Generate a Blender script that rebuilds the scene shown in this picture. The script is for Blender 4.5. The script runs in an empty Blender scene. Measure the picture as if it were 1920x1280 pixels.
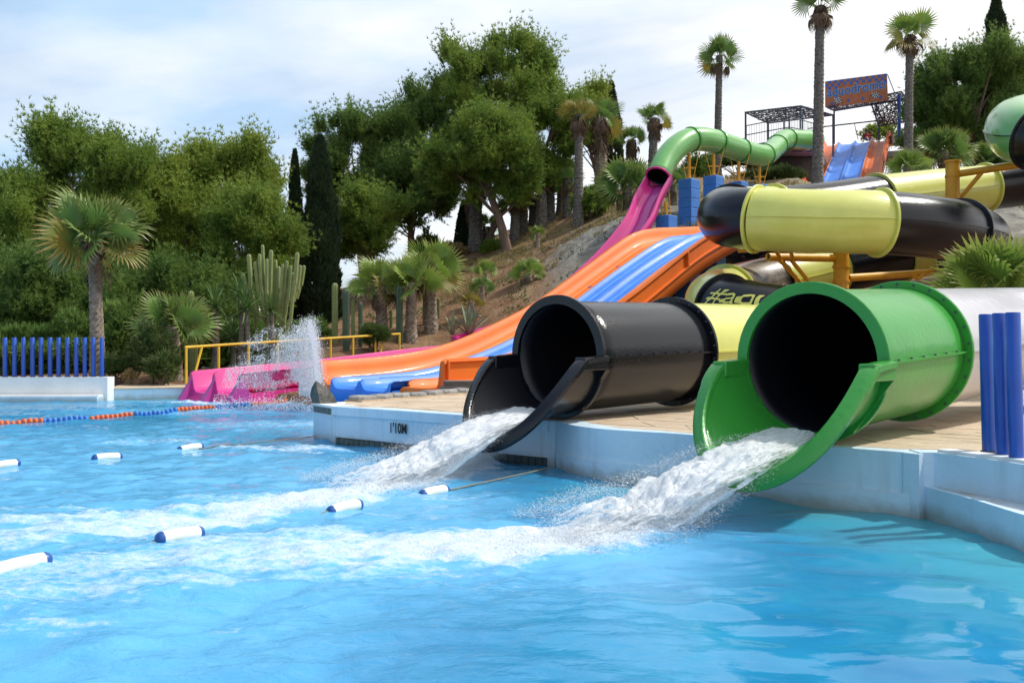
import bpy, bmesh, math, random
import numpy as np
from mathutils import Vector, Matrix
R = math.radians
rng = np.random.default_rng(7)
random.seed(7)
SC = bpy.context.scene
COL = SC.collection

# ------------------------------------------------------------------ camera, light, exposure
cam_d = bpy.data.cameras.new('camera'); cam = bpy.data.objects.new('camera', cam_d); COL.objects.link(cam)
cam.location = (0, 0, 1.5); cam.rotation_euler = (R(90), 0, 0)
cam_d.sensor_width = 36; cam_d.lens = 1700/1920*36; cam_d.clip_start = .1; cam_d.clip_end = 3000
SC.camera = cam
SUN_EL, SUN_AZ = R(52), R(76)      # azimuth from +Y towards +X
sun_d = bpy.data.lights.new('sun', 'SUN'); sun = bpy.data.objects.new('sun', sun_d); COL.objects.link(sun)
sun_d.energy = 3.6; sun_d.angle = R(2); sun_d.color = (1, .95, .87)
to_sun = Vector((math.sin(SUN_AZ)*math.cos(SUN_EL), math.cos(SUN_AZ)*math.cos(SUN_EL), math.sin(SUN_EL)))
sun.rotation_euler = to_sun.to_track_quat('Z', 'Y').to_euler()
world = bpy.data.worlds.new('World'); SC.world = world; world.use_nodes = True
def build_world():
    nt = world.node_tree; nt.nodes.clear(); N = nt.nodes.new; L = nt.links.new
    out = N('ShaderNodeOutputWorld'); bg = N('ShaderNodeBackground'); bg.inputs[1].default_value = 1
    sky = N('ShaderNodeTexSky'); sky.sky_type = 'NISHITA'; sky.sun_disc = False
    sky.sun_elevation = SUN_EL; sky.sun_rotation = SUN_AZ; sky.altitude = 50; sky.air_density = 1; sky.dust_density = 1.5
    sc = N('ShaderNodeVectorMath'); sc.operation = 'SCALE'; sc.inputs[3].default_value = .15
    L(sky.outputs[0], sc.inputs[0])
    tc = N('ShaderNodeTexCoord'); sep = N('ShaderNodeSeparateXYZ'); L(tc.outputs['Generated'], sep.inputs[0])
    # project the direction on a cloud layer
    add = N('ShaderNodeMath'); add.operation = 'ADD'; add.inputs[1].default_value = .22; L(sep.outputs[2], add.inputs[0])
    mx = N('ShaderNodeMath'); mx.operation = 'MAXIMUM'; mx.inputs[1].default_value = .05; L(add.outputs[0], mx.inputs[0])
    dx = N('ShaderNodeMath'); dx.operation = 'DIVIDE'; L(sep.outputs[0], dx.inputs[0]); L(mx.outputs[0], dx.inputs[1])
    dy = N('ShaderNodeMath'); dy.operation = 'DIVIDE'; L(sep.outputs[1], dy.inputs[0]); L(mx.outputs[0], dy.inputs[1])
    cmb = N('ShaderNodeCombineXYZ'); L(dx.outputs[0], cmb.inputs[0]); L(dy.outputs[0], cmb.inputs[1])
    mp = N('ShaderNodeMapping'); mp.inputs['Scale'].default_value = (.75, 1.15, 1); mp.inputs['Location'].default_value = (3.1, 1.7, 0)
    mp.inputs['Rotation'].default_value = (0, 0, .35)
    L(cmb.outputs[0], mp.inputs[0])
    n1 = N('ShaderNodeTexNoise'); n1.inputs['Scale'].default_value = .9; n1.inputs['Detail'].default_value = 9; n1.inputs['Roughness'].default_value = .55; n1.inputs['Distortion'].default_value = .5
    L(mp.outputs[0], n1.inputs['Vector'])
    # thicker cloud to the right of the view (a real cloud bank: low frequency ramp in x)
    bank = N('ShaderNodeMapRange'); bank.inputs[1].default_value = -.6; bank.inputs[2].default_value = .35; bank.inputs[3].default_value = -.1; bank.inputs[4].default_value = .34
    L(sep.outputs[0], bank.inputs[0])
    s = N('ShaderNodeMath'); s.operation = 'ADD'; L(n1.outputs[0], s.inputs[0]); L(bank.outputs[0], s.inputs[1])
    mr = N('ShaderNodeMapRange'); mr.inputs[1].default_value = .36; mr.inputs[2].default_value = .72; mr.inputs[3].default_value = .12; mr.inputs[4].default_value = 1; mr.interpolation_type = 'SMOOTHSTEP'
    L(s.outputs[0], mr.inputs[0])
    n2 = N('ShaderNodeTexNoise'); n2.inputs['Scale'].default_value = 2.2; n2.inputs['Detail'].default_value = 6; L(mp.outputs[0], n2.inputs['Vector'])
    cr = N('ShaderNodeValToRGB'); cr.color_ramp.elements[0].position = .40; cr.color_ramp.elements[0].color = (.54, .75, 1.0, 1)
    cr.color_ramp.elements[1].position = .76; cr.color_ramp.elements[1].color = (1.02, 1.03, 1.04, 1)
    s2 = N('ShaderNodeMath'); s2.operation = 'MULTIPLY_ADD'; L(bank.outputs[0], s2.inputs[0]); s2.inputs[1].default_value = .9; L(n2.outputs[0], s2.inputs[2]); L(s2.outputs[0], cr.inputs[0])
    mix = N('ShaderNodeMixRGB'); L(mr.outputs[0], mix.inputs[0]); L(sc.outputs[0], mix.inputs[1]); L(cr.outputs[0], mix.inputs[2])
    L(mix.outputs[0], bg.inputs[0]); L(bg.outputs[0], out.inputs[0])
build_world()
vs = SC.view_settings; vs.view_transform = 'Standard'; vs.look = 'None'; vs.exposure = .10; vs.gamma = 1; vs.use_curve_mapping = False
SC.render.engine = 'CYCLES'; SC.cycles.use_denoising = True
SC.cycles.max_bounces = 6; SC.cycles.transparent_max_bounces = 12; SC.cycles.caustics_reflective = False; SC.cycles.caustics_refractive = False

# ------------------------------------------------------------------ helpers
def P(px, py, Y): return np.array([(px-960)/1700*Y, Y, 1.5+(640-py)/1700*Y])
def W(px, py, z=0.0):
    Y = (1.5-z)*1700/(py-640); return np.array([(px-960)/1700*Y, Y, z])

def material(name, col, rough=.5, col2=None, nscale=3., ndetail=4, bump=0., bscale=20., metal=0., coat=0., spec=.5, stretch=None, lo=.35, hi=.65, trans=0., spots=None, tide=False):
    m = bpy.data.materials.new(name); m.use_nodes = True; nt = m.node_tree; b = nt.nodes['Principled BSDF']; N = nt.nodes.new; L = nt.links.new
    b.inputs['Roughness'].default_value = rough; b.inputs['Metallic'].default_value = metal
    b.inputs['Coat Weight'].default_value = coat; b.inputs['Coat Roughness'].default_value = .08; b.inputs['Specular IOR Level'].default_value = spec
    tc = N('ShaderNodeTexCoord'); vec = tc.outputs['Object']
    if stretch:
        mp = N('ShaderNodeMapping'); mp.inputs['Scale'].default_value = stretch; L(vec, mp.inputs[0]); vec = mp.outputs[0]
    c1 = (*col, 1)
    if col2 is None: col2 = tuple(c*.78 for c in col)
    n = N('ShaderNodeTexNoise'); n.inputs['Scale'].default_value = nscale; n.inputs['Detail'].default_value = ndetail; n.inputs['Roughness'].default_value = .62; L(vec, n.inputs['Vector'])
    r = N('ShaderNodeValToRGB'); r.color_ramp.elements[0].position = lo; r.color_ramp.elements[1].position = hi
    r.color_ramp.elements[0].color = c1; r.color_ramp.elements[1].color = (*col2, 1); L(n.outputs[0], r.inputs[0])
    csock = r.outputs[0]
    if spots:                                                      # (colour, scale, threshold) stains with a shape of their own
        n3 = N('ShaderNodeTexNoise'); n3.inputs['Scale'].default_value = spots[1]; n3.inputs['Detail'].default_value = 8; n3.inputs['Roughness'].default_value = .7; L(vec, n3.inputs['Vector'])
        r3 = N('ShaderNodeMapRange'); r3.inputs[1].default_value = spots[2]; r3.inputs[2].default_value = spots[2]+.1; L(n3.outputs[0], r3.inputs[0])
        mx = N('ShaderNodeMixRGB'); L(r3.outputs[0], mx.inputs[0]); L(csock, mx.inputs[1]); mx.inputs[2].default_value = (*spots[0], 1); csock = mx.outputs[0]
    L(csock, b.inputs['Base Color'])
    if bump:
        n2 = N('ShaderNodeTexNoise'); n2.inputs['Scale'].default_value = bscale; n2.inputs['Detail'].default_value = 5; L(vec, n2.inputs['Vector'])
        bp = N('ShaderNodeBump'); bp.inputs['Strength'].default_value = min(1, bump); bp.inputs['Distance'].default_value = .02*max(1, bump); L(n2.outputs[0], bp.inputs['Height']); L(bp.outputs[0], b.inputs['Normal'])
        if coat: L(bp.outputs[0], b.inputs['Coat Normal'])
    if tide:                                                       # scum line just above the water
        g = N('ShaderNodeNewGeometry'); sp = N('ShaderNodeSeparateXYZ'); L(g.outputs['Position'], sp.inputs[0]); nn = N('ShaderNodeTexNoise'); nn.inputs['Scale'].default_value = 5; nn.inputs['Detail'].default_value = 8; L(vec, nn.inputs['Vector'])
        a_ = N('ShaderNodeMath'); a_.operation = 'MULTIPLY_ADD'; L(nn.outputs[0], a_.inputs[0]); a_.inputs[1].default_value = -.16; L(sp.outputs[2], a_.inputs[2])
        t_ = N('ShaderNodeMapRange'); t_.inputs[1].default_value = -.06; t_.inputs[2].default_value = .07; t_.inputs[3].default_value = .75; t_.inputs[4].default_value = 0; L(a_.outputs[0], t_.inputs[0])
        mt = N('ShaderNodeMixRGB'); L(t_.outputs[0], mt.inputs[0]); L(csock, mt.inputs[1]); mt.inputs[2].default_value = (.30, .30, .25, 1)
        st = N('ShaderNodeTexNoise'); st.inputs['Scale'].default_value = 3; st.inputs['Detail'].default_value = 6; mp2 = N('ShaderNodeMapping'); mp2.inputs['Scale'].default_value = (2.5, 2.5, .18); L(vec, mp2.inputs[0]); L(mp2.outputs[0], st.inputs['Vector'])
        s_ = N('ShaderNodeMapRange'); s_.inputs[1].default_value = .55; s_.inputs[2].default_value = .78; s_.inputs[4].default_value = .45; L(st.outputs[0], s_.inputs[0])
        m3 = N('ShaderNodeMixRGB'); L(s_.outputs[0], m3.inputs[0]); L(mt.outputs[0], m3.inputs[1]); m3.inputs[2].default_value = (.38, .42, .42, 1); L(m3.outputs[0], b.inputs['Base Color'])
    if trans:
        b.inputs['Transmission Weight'].default_value = trans
    return m

def leaf_material(name, c1, c2, scale=1.3, rough=.55, transl=.3, tip=None):
    m = bpy.data.materials.new(name); m.use_nodes = True; nt = m.node_tree; b = nt.nodes['Principled BSDF']; N = nt.nodes.new; L = nt.links.new
    out = nt.nodes['Material Output']
    b.inputs['Roughness'].default_value = rough; b.inputs['Specular IOR Level'].default_value = .35
    tc = N('ShaderNodeTexCoord'); n = N('ShaderNodeTexNoise'); n.inputs['Scale'].default_value = scale; n.inputs['Detail'].default_value = 5; L(tc.outputs['Object'], n.inputs['Vector'])
    r = N('ShaderNodeValToRGB'); r.color_ramp.elements[0].position = .38; r.color_ramp.elements[1].position = .62
    r.color_ramp.elements[0].color = (*c1, 1); r.color_ramp.elements[1].color = (*c2, 1); L(n.outputs[0], r.inputs[0]); cs = r.outputs[0]
    if tip:                                                        # browned leaf tips, from a per-vertex value
        at = N('ShaderNodeAttribute'); at.attribute_name = 'tip'
        mx = N('ShaderNodeMixRGB'); L(at.outputs['Fac'], mx.inputs[0]); L(cs, mx.inputs[1]); mx.inputs[2].default_value = (*tip, 1); cs = mx.outputs[0]
    L(cs, b.inputs['Base Color'])
    t = N('ShaderNodeBsdfTranslucent'); L(cs, t.inputs[0]); ms = N('ShaderNodeMixShader'); ms.inputs[0].default_value = transl
    L(b.outputs[0], ms.inputs[1]); L(t.outputs[0], ms.inputs[2]); L(ms.outputs[0], out.inputs[0])
    return m

def root(name, label, cat, loc=(0, 0, 0), group=None, kind=None):
    o = bpy.data.objects.new(name, None); COL.objects.link(o); o.location = tuple(float(v) for v in loc); o.empty_display_size = .2
    o['label'] = label; o['category'] = cat
    if group: o['group'] = group
    if kind: o['kind'] = kind
    return o
def tag(o, label, cat, group=None, kind=None):
    o['label'] = label; o['category'] = cat
    if group: o['group'] = group
    if kind: o['kind'] = kind
    return o
def raw_mesh(name, v, f, mats, smooth=False, mi=None, attrs=None):
    v = np.asarray(v, dtype=np.float32).reshape(-1, 3); me = bpy.data.meshes.new(name)
    if isinstance(f, np.ndarray) and f.ndim == 2:
        k = f.shape[1]; me.vertices.add(len(v)); me.vertices.foreach_set('co', v.ravel())
        me.loops.add(f.size); me.loops.foreach_set('vertex_index', f.astype(np.int32).ravel())
        me.polygons.add(len(f)); me.polygons.foreach_set('loop_start', np.arange(0, f.size, k, dtype=np.int32))
        try: me.polygons.foreach_set('loop_total', np.full(len(f), k, dtype=np.int32))
        except Exception: pass
        me.update(calc_edges=True)
    else:
        me.from_pydata(v.tolist(), [], [tuple(int(i) for i in q) for q in f]); me.update()
    if not isinstance(mats, (list, tuple)): mats = [mats]
    for m in mats: me.materials.append(m)
    if mi is not None: me.polygons.foreach_set('material_index', np.asarray(mi, dtype=np.int32))
    me.polygons.foreach_set('use_smooth', np.full(len(me.polygons), bool(smooth)))
    for k, a in (attrs or {}).items():
        at = me.attributes.new(k, 'FLOAT', 'POINT'); at.data.foreach_set('value', np.asarray(a, dtype=np.float32))
    return me
def obj(name, v, f, mats, parent=None, smooth=False, mi=None, attrs=None, kind=None):
    """world coordinates in; part of parent when given"""
    v = np.asarray(v, dtype=np.float64).reshape(-1, 3)
    off = np.array(parent_origin(parent)) if parent is not None else v.mean(0) if len(v) else np.zeros(3)
    if parent is None: off = np.array([v[:, 0].mean(), v[:, 1].mean(), v[:, 2].min()])
    me = raw_mesh(name, v-off, f, mats, smooth, mi, attrs)
    o = bpy.data.objects.new(name, me); COL.objects.link(o)
    if parent is not None: o.parent = parent
    else: o.location = tuple(off)
    if kind: o['kind'] = kind
    return o
def parent_origin(p):
    s = Vector((0, 0, 0))
    while p is not None: s += p.location; p = p.parent
    return s
class MB:
    def __init__(s): s.v = []; s.f = []; s.m = []
    def add(s, v, f, m=0):
        n = len(s.v); s.v += [tuple(map(float, q)) for q in v]; s.f += [tuple(i+n for i in q) for q in f]; s.m += [m]*len(f); return s
    def box(s, c, size, rz=0., bev=0., m=0, rot=None):
        hx, hy, hz = size[0]/2, size[1]/2, size[2]/2
        M = rot if rot is not None else Matrix.Rotation(rz, 3, 'Z')
        if bev <= 0:
            pts = [(x, y, z) for z in (-hz, hz) for x, y in ((-hx, -hy), (hx, -hy), (hx, hy), (-hx, hy))]
            fc = [(3, 2, 1, 0), (4, 5, 6, 7), (0, 1, 5, 4), (1, 2, 6, 5), (2, 3, 7, 6), (3, 0, 4, 7)]
        else:
            b = bev; prof = [(-hx+b, -hy), (hx-b, -hy), (hx, -hy+b), (hx, hy-b), (hx-b, hy), (-hx+b, hy), (-hx, hy-b), (-hx, -hy+b)]
            k = 1-b/max(hx, hy)
            lv = [(-hz, k), (-hz+b, 1), (hz-b, 1), (hz, k)]
            pts = [(x*kk, y*kk, z) for z, kk in lv for x, y in prof]; fc = [tuple(range(7, -1, -1)), tuple(range(24, 32))]
            for j in range(3):
                for i in range(8): fc.append((j*8+i, j*8+(i+1) % 8, j*8+8+(i+1) % 8, j*8+8+i))
        pts = [M @ Vector(p) + Vector(c) for p in pts]; return s.add(pts, fc, m)
    def tube(s, pts, r, n=10, cap=True, m=0):
        pts = [np.asarray(p, float) for p in pts]; k = len(pts); rr = r if hasattr(r, '__len__') else [r]*k
        up0 = None; V = []
        for i, p in enumerate(pts):
            t = pts[min(i+1, k-1)]-pts[max(i-1, 0)]; t = t/(np.linalg.norm(t)+1e-9)
            a = np.array([0, 0, 1.]) if abs(t[2]) < .95 else np.array([1., 0, 0])
            if up0 is not None: a = up0
            sd = np.cross(t, a); sd /= np.linalg.norm(sd)+1e-9; up = np.cross(sd, t); up0 = up
            for j in range(n):
                an = 2*math.pi*j/n; V.append(p+rr[i]*(math.cos(an)*sd+math.sin(an)*up))
        F = [(i*n+j, i*n+(j+1) % n, (i+1)*n+(j+1) % n, (i+1)*n+j) for i in range(k-1) for j in range(n)]
        if cap: F += [tuple(range(n-1, -1, -1)), tuple((k-1)*n+j for j in range(n))]
        return s.add(V, F, m)
    def prism(s, poly, z0, z1, m=0):
        n = len(poly); V = [(x, y, z0) for x, y in poly]+[(x, y, z1) for x, y in poly]
        F = [tuple(range(n-1, -1, -1)), tuple(range(n, 2*n))]+[(i, (i+1) % n, n+(i+1) % n, n+i) for i in range(n)]
        return s.add(V, F, m)
    def out(s, name, mat, parent=None, smooth=False, kind=None):
        o = obj(name, s.v, s.f, mat, parent, smooth, s.m, kind=kind)
        bm = bmesh.new(); bm.from_mesh(o.data); bmesh.ops.recalc_face_normals(bm, faces=bm.faces); bm.to_mesh(o.data); bm.free()
        return o
def auto_smooth(o, ang=35):
    me = o.data; me.polygons.foreach_set('use_smooth', np.ones(len(me.polygons), dtype=bool)); me.set_sharp_from_angle(angle=R(ang))
    return o

# numpy value noise
_T = np.random.default_rng(3).random((4096,))
def vnoise(x, y, z=0., seed=0):
    x = np.asarray(x, float); y = np.asarray(y, float); z = np.asarray(z, float)+np.zeros_like(x)
    xi, yi, zi = np.floor(x).astype(int), np.floor(y).astype(int), np.floor(z).astype(int)
    fx, fy, fz = x-xi, y-yi, z-zi; u = [q*q*q*(q*(q*6-15)+10) for q in (fx, fy, fz)]
    def h(a, b, c): return _T[(a*73856093 ^ b*19349663 ^ c*83492791 ^ seed*2654435761) & 4095]
    res = 0
    for a in (0, 1):
        for b in (0, 1):
            for c in (0, 1):
                res = res + h(xi+a, yi+b, zi+c)*(u[0] if a else 1-u[0])*(u[1] if b else 1-u[1])*(u[2] if c else 1-u[2])
    return res*2-1
def fbm(x, y, z=0., o=4, seed=0):
    r, a, s, k = 0, .5, 1., 0
    for i in range(o): r = r+a*vnoise(x*s+i*17.3, y*s+i*5.1, np.asarray(z)*s, seed+i); s *= 2.03; a *= .55
    return r
def smooth01(x): x = np.clip(x, 0, 1); return x*x*(3-2*x)
def catmull(pts, n=12):
    p = [np.asarray(q, float) for q in pts]; p = [2*p[0]-p[1]]+p+[2*p[-1]-p[-2]]; out = []
    for i in range(1, len(p)-2):
        for k in range(n):
            t = k/n; out.append(.5*((2*p[i])+(-p[i-1]+p[i+1])*t+(2*p[i-1]-5*p[i]+4*p[i+1]-p[i+2])*t*t+(-p[i-1]+3*p[i]-3*p[i+1]+p[i+2])*t**3))
    out.append(p[-2]); return np.array(out)
def resample(path, step):
    d = np.r_[0, np.cumsum(np.linalg.norm(np.diff(path, axis=0), axis=1))]; n = max(2, int(d[-1]/step)+1)
    s = np.linspace(0, d[-1], n); return np.stack([np.interp(s, d, path[:, k]) for k in range(path.shape[1])], 1), s

# ------------------------------------------------------------------ materials
M = {}
M['wall_blue'] = material('painted_pool_wall', (.52, .68, .80), .55, (.60, .73, .83), 1.1, bump=.35, bscale=14, spots=((.36, .47, .56), 2.6, .68), tide=True)
M['wall_white'] = material('whitewashed_masonry', (.80, .80, .79), .7, (.72, .72, .71), 1.5, bump=.4, bscale=18, spots=((.58, .54, .48), 2.1, .70))
M['ledge'] = material('stained_ledge', (.56, .60, .66), .7, (.40, .34, .27), 2.2, bump=.4, bscale=18, lo=.42, hi=.7)
M['deck'] = material('stamped_tan_paving', (.60, .48, .35), .75, (.48, .37, .26), 1.6, bump=.5, bscale=25, spots=((.26, .18, .11), 3.4, .69))
M['grout'] = material('paving_joint', (.20, .16, .12), .9, None, 4)
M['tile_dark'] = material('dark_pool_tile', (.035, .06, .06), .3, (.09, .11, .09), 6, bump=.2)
M['stone'] = material('grey_curb_stone', (.34, .33, .31), .85, (.22, .21, .20), 4, bump=.9, bscale=16)
M['slate'] = material('dark_slate_slab', (.15, .14, .125), .8, (.05, .05, .045), 6, bump=1, bscale=22)
M['basin'] = material('basin_floor', (.2, .5, .7), .8)
def gel(name, col, col2=None, rough=.28, bump=.12, bscale=7, spots=None, **k): return material(name, col, rough, col2, 1.4, bump=bump, bscale=bscale, coat=.5, spots=spots, **k)
M['black'] = material('black_gelcoat', (.006, .007, .010), .2, (.010, .010, .013), 1.4, bump=.22, bscale=34, coat=.08, spec=.38)
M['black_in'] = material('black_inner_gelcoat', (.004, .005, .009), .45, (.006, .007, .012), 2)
M['black_worn'] = gel('worn_brown_black_gelcoat', (.022, .02, .02), (.20, .16, .13), .33, .2, 9, lo=.4, hi=.6)
M['yellow'] = gel('lime_yellow_gelcoat', (.66, .67, .15), (.60, .60, .12), .38, .12, 9)
M['green'] = material('green_gelcoat', (.04, .30, .04), .3, (.035, .26, .035), 1.4, bump=.2, bscale=16, coat=.2, spec=.4, spots=((.06, .33, .07), 3.2, .62))
M['green_lt'] = gel('pale_green_gelcoat', (.13, .40, .09), (.16, .42, .12), .35, .1, 8)
M['grey'] = gel('grey_gelcoat', (.50, .50, .54), (.43, .43, .47), .4, .3, 9)
M['orange'] = material('orange_gelcoat', (.82, .185, .022), .5, (.76, .16, .02), 1.4, bump=.08, bscale=6, coat=.06, spec=.3)
M['orange_old'] = material('faded_orange_gelcoat', (.70, .16, .03), .42, (.60, .12, .025), 1.4, bump=.08, bscale=6, spec=.25, spots=((.42, .12, .04), 1.8, .62))
M['orange_line'] = material('pale_orange_rib', (.86, .36, .14), .5, (.84, .30, .10), spec=.25)
M['blue'] = material('blue_gelcoat', (.030, .19, .72), .45, (.055, .25, .78), 1.4, bump=.08, bscale=6, coat=.08, spec=.3)
M['blue_line'] = material('pale_blue_rib', (.22, .46, .88), .5, (.15, .38, .84), spec=.25)
M['pink'] = gel('pink_gelcoat', (.70, .045, .27), (.64, .04, .25), .3)
M['purple'] = gel('purple_faded_gelcoat', (.40, .05, .28), (.48, .05, .26), .35)
M['mustard'] = material('mustard_painted_steel', (.70, .34, .012), .42, (.60, .28, .01), 3, bump=.15, spots=((.25, .1, .02), 5, .7))
M['rail'] = material('yellow_rail_paint', (.78, .50, .045), .42, (.7, .42, .03), 5, spots=((.3, .18, .05), 9, .68))
M['blue_post'] = material('blue_painted_post', (.008, .065, .36), .38, (.01, .085, .42), 2.5, bump=.08, coat=.2)
M['block'] = material('blue_painted_block', (.05, .21, .60), .6, (.04, .17, .52), 2.5, bump=.3, bscale=20)
M['float_white'] = material('cream_float_plastic', (.80, .78, .70), .4, (.74, .71, .60), 6, bump=.1)
M['float_blue'] = material('navy_float_cap', (.02, .10, .34), .35)
M['rope'] = material('wet_rope', (.28, .25, .18), .8, (.16, .15, .11), 30)
M['disc_o'] = material('orange_lane_disc', (.80, .17, .05), .4); M['disc_b'] = material('blue_lane_disc', (.05, .22, .62), .4)
M['metal_dark'] = material('dark_steel', (.06, .075, .12), .5); M['metal_grey'] = material('galvanised_steel', (.42, .43, .45), .45, metal=.4)
M['concrete'] = material('grey_concrete', (.42, .42, .41), .85, (.32, .32, .31), 2, bump=.5)
M['dark_wall'] = material('dark_rubble_wall', (.055, .052, .05), .9, (.1, .095, .085), 2, bump=.8)
M['steps'] = material('brown_plank', (.17, .135, .115), .7, (.11, .085, .07), 5, bump=.4)
M['bark'] = material('pine_bark', (.25, .165, .12), .95, (.14, .10, .08), 6, bump=1, bscale=14, stretch=(1, 1, .35))
M['palm_bark'] = material('palm_bark', (.34, .28, .22), .95, (.16, .12, .09), 9, bump=1, bscale=20)
M['palm_bark_d'] = material('dark_palm_bark', (.21, .19, .17), .95, (.09, .08, .07), 9, bump=1, bscale=20)
M['cactus'] = material('cactus_skin', (.17, .22, .07), .6, (.24, .27, .10), 4, bump=.3)
M['cactus_d'] = material('dark_cactus_skin', (.045, .085, .05), .6, (.07, .11, .06), 4, bump=.3)
M['pine_a'] = leaf_material('aleppo_pine_needles', (.14, .235, .04), (.265, .355, .06), .9, transl=.42)
M['pine_b'] = leaf_material('dark_pine_needles', (.11, .20, .045), (.20, .30, .065), .9, transl=.4)
M['pine_c'] = leaf_material('yellow_green_pine_needles', (.20, .29, .045), (.33, .40, .07), .9, transl=.42)
M['cypress'] = leaf_material('cypress_scales', (.020, .042, .018), (.035, .062, .024), 2, transl=.12)
M['bushleaf'] = leaf_material('bush_leaves', (.07, .12, .03), (.13, .17, .05), 2)
M['frond'] = leaf_material('palm_frond', (.10, .20, .045), (.15, .26, .06), 1.2, .4, .3, tip=(.33, .28, .10))
M['frond_b'] = leaf_material('bright_palm_frond', (.15, .27, .045), (.21, .32, .055), 1.2, .4, .35, tip=(.38, .33, .12))
M['frond_y'] = leaf_material('yellowing_palm_frond', (.34, .24, .05), (.20, .24, .05), 2.5, .5, .3, tip=(.40, .24, .10))
M['frond_dead'] = leaf_material('dead_palm_frond', (.20, .13, .085), (.12, .08, .055), 3, .8, .15, tip=(.25, .17, .11))
M['agave'] = leaf_material('agave_leaf', (.17, .22, .14), (.25, .29, .17), 4, .5, .1)
M['yucca'] = leaf_material('yucca_leaf', (.07, .15, .04), (.13, .22, .06), 4, .45, .2)
M['drygrass'] = leaf_material('dry_grass', (.42, .30, .14), (.26, .22, .09), 2.5, .8, .3)
M['skin'] = material('skin', (.42, .24, .16), .6); M['red'] = material('red_shirt', (.36, .02, .03), .8); M['hair'] = material('dark_hair', (.02, .015, .012), .7)
M['steel_white'] = material('white_painted_steel', (.7, .7, .7), .5)

def ground_material():
    m = bpy.data.materials.new('hill_soil'); m.use_nodes = True; nt = m.node_tree; b = nt.nodes['Principled BSDF']; N = nt.nodes.new; L = nt.links.new
    b.inputs['Roughness'].default_value = .95; b.inputs['Specular IOR Level'].default_value = .15
    tc = N('ShaderNodeTexCoord')
    def noise(s, d=6, r=.6):
        n = N('ShaderNodeTexNoise'); n.inputs['Scale'].default_value = s; n.inputs['Detail'].default_value = d; n.inputs['Roughness'].default_value = r; L(tc.outputs['Object'], n.inputs['Vector']); return n.outputs[0]
    def ramp(x, els):
        r = N('ShaderNodeValToRGB'); e = r.color_ramp.elements; e[0].position, e[0].color = els[0]; e[1].position, e[1].color = els[1]
        for p, c in els[2:]: q = e.new(p); q.color = c
        L(x, r.inputs[0]); return r.outputs[0]
    soil = ramp(noise(.9), [(.3, (.20, .105, .062, 1)), (.7, (.36, .25, .15, 1)), (.5, (.27, .155, .092, 1))])
    fine = ramp(noise(9, 8, .75), [(.35, (.55, .55, .55, 1)), (.65, (1.15, 1.12, 1.05, 1))])
    mul = N('ShaderNodeMixRGB'); mul.blend_type = 'MULTIPLY'; mul.inputs[0].default_value = 1; L(soil, mul.inputs[1]); L(fine, mul.inputs[2])
    rock = ramp(noise(1.7, 9, .7), [(.35, (.14, .135, .12, 1)), (.65, (.36, .34, .29, 1))])
    at = N('ShaderNodeAttribute'); at.attribute_name = 'rock'
    mx = N('ShaderNodeMixRGB'); L(at.outputs['Fac'], mx.inputs[0]); L(mul.outputs[0], mx.inputs[1]); L(rock, mx.inputs[2])
    at2 = N('ShaderNodeAttribute'); at2.attribute_name = 'dry'
    mx2 = N('ShaderNodeMixRGB'); L(at2.outputs['Fac'], mx2.inputs[0]); L(mx.outputs[0], mx2.inputs[1]); mx2.inputs[2].default_value = (.32, .26, .13, 1)
    L(mx2.outputs[0], b.inputs['Base Color'])
    bp = N('ShaderNodeBump'); bp.inputs['Strength'].default_value = .9; bp.inputs['Distance'].default_value = .12; L(noise(5, 9, .7), bp.inputs['Height']); L(bp.outputs[0], b.inputs['Normal'])
    return m
M['ground'] = ground_material()
# ------------------------------------------------------------------ pool water trails (used by water, foam and splash)
TR1 = np.array([W(955, 842, .0)[:2], W(900, 868)[:2], W(830, 890)[:2], W(740, 915)[:2], W(650, 930)[:2], W(520, 948)[:2], W(350, 968)[:2], W(150, 990)[:2], W(-100, 1010)[:2], W(-500, 1020)[:2]])
TW1 = np.array([.28, .34, .42, .50, .58, .66, .75, .85, 1., 1.1]); TF1 = np.array([1, 1, 1, 1, .95, .88, .78, .66, .5, .3])
TR2 = np.array([W(1330, 935)[:2], W(1285, 952)[:2], W(1230, 975)[:2], W(1150, 995)[:2], W(1050, 1012)[:2], W(930, 1022)[:2], W(780, 1025)[:2], W(600, 1030)[:2], W(350, 1055)[:2], W(100, 1085)[:2], W(-250, 1110)[:2]])
TW2 = np.array([.30, .34, .40, .46, .56, .68, .80, .9, 1., 1.05, 1.1]); TF2 = np.array([1, 1, 1, 1, .98, .9, .8, .7, .58, .45, .3])
def trail(x, y, T, Wd, F):
    best = np.full(x.shape, 9e9); w = np.ones(x.shape); f = np.zeros(x.shape); side = np.zeros(x.shape)
    for i in range(len(T)-1):
        a, b = T[i], T[i+1]; ab = b-a; L2 = ab@ab
        t = np.clip(((x-a[0])*ab[0]+(y-a[1])*ab[1])/L2, 0, 1); dx, dy = x-(a[0]+t*ab[0]), y-(a[1]+t*ab[1]); d = np.hypot(dx, dy)
        k = d < best; best = np.where(k, d, best); w = np.where(k, Wd[i]+t*(Wd[i+1]-Wd[i]), w); f = np.where(k, F[i]+t*(F[i+1]-F[i]), f)
    return best/w, f
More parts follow.
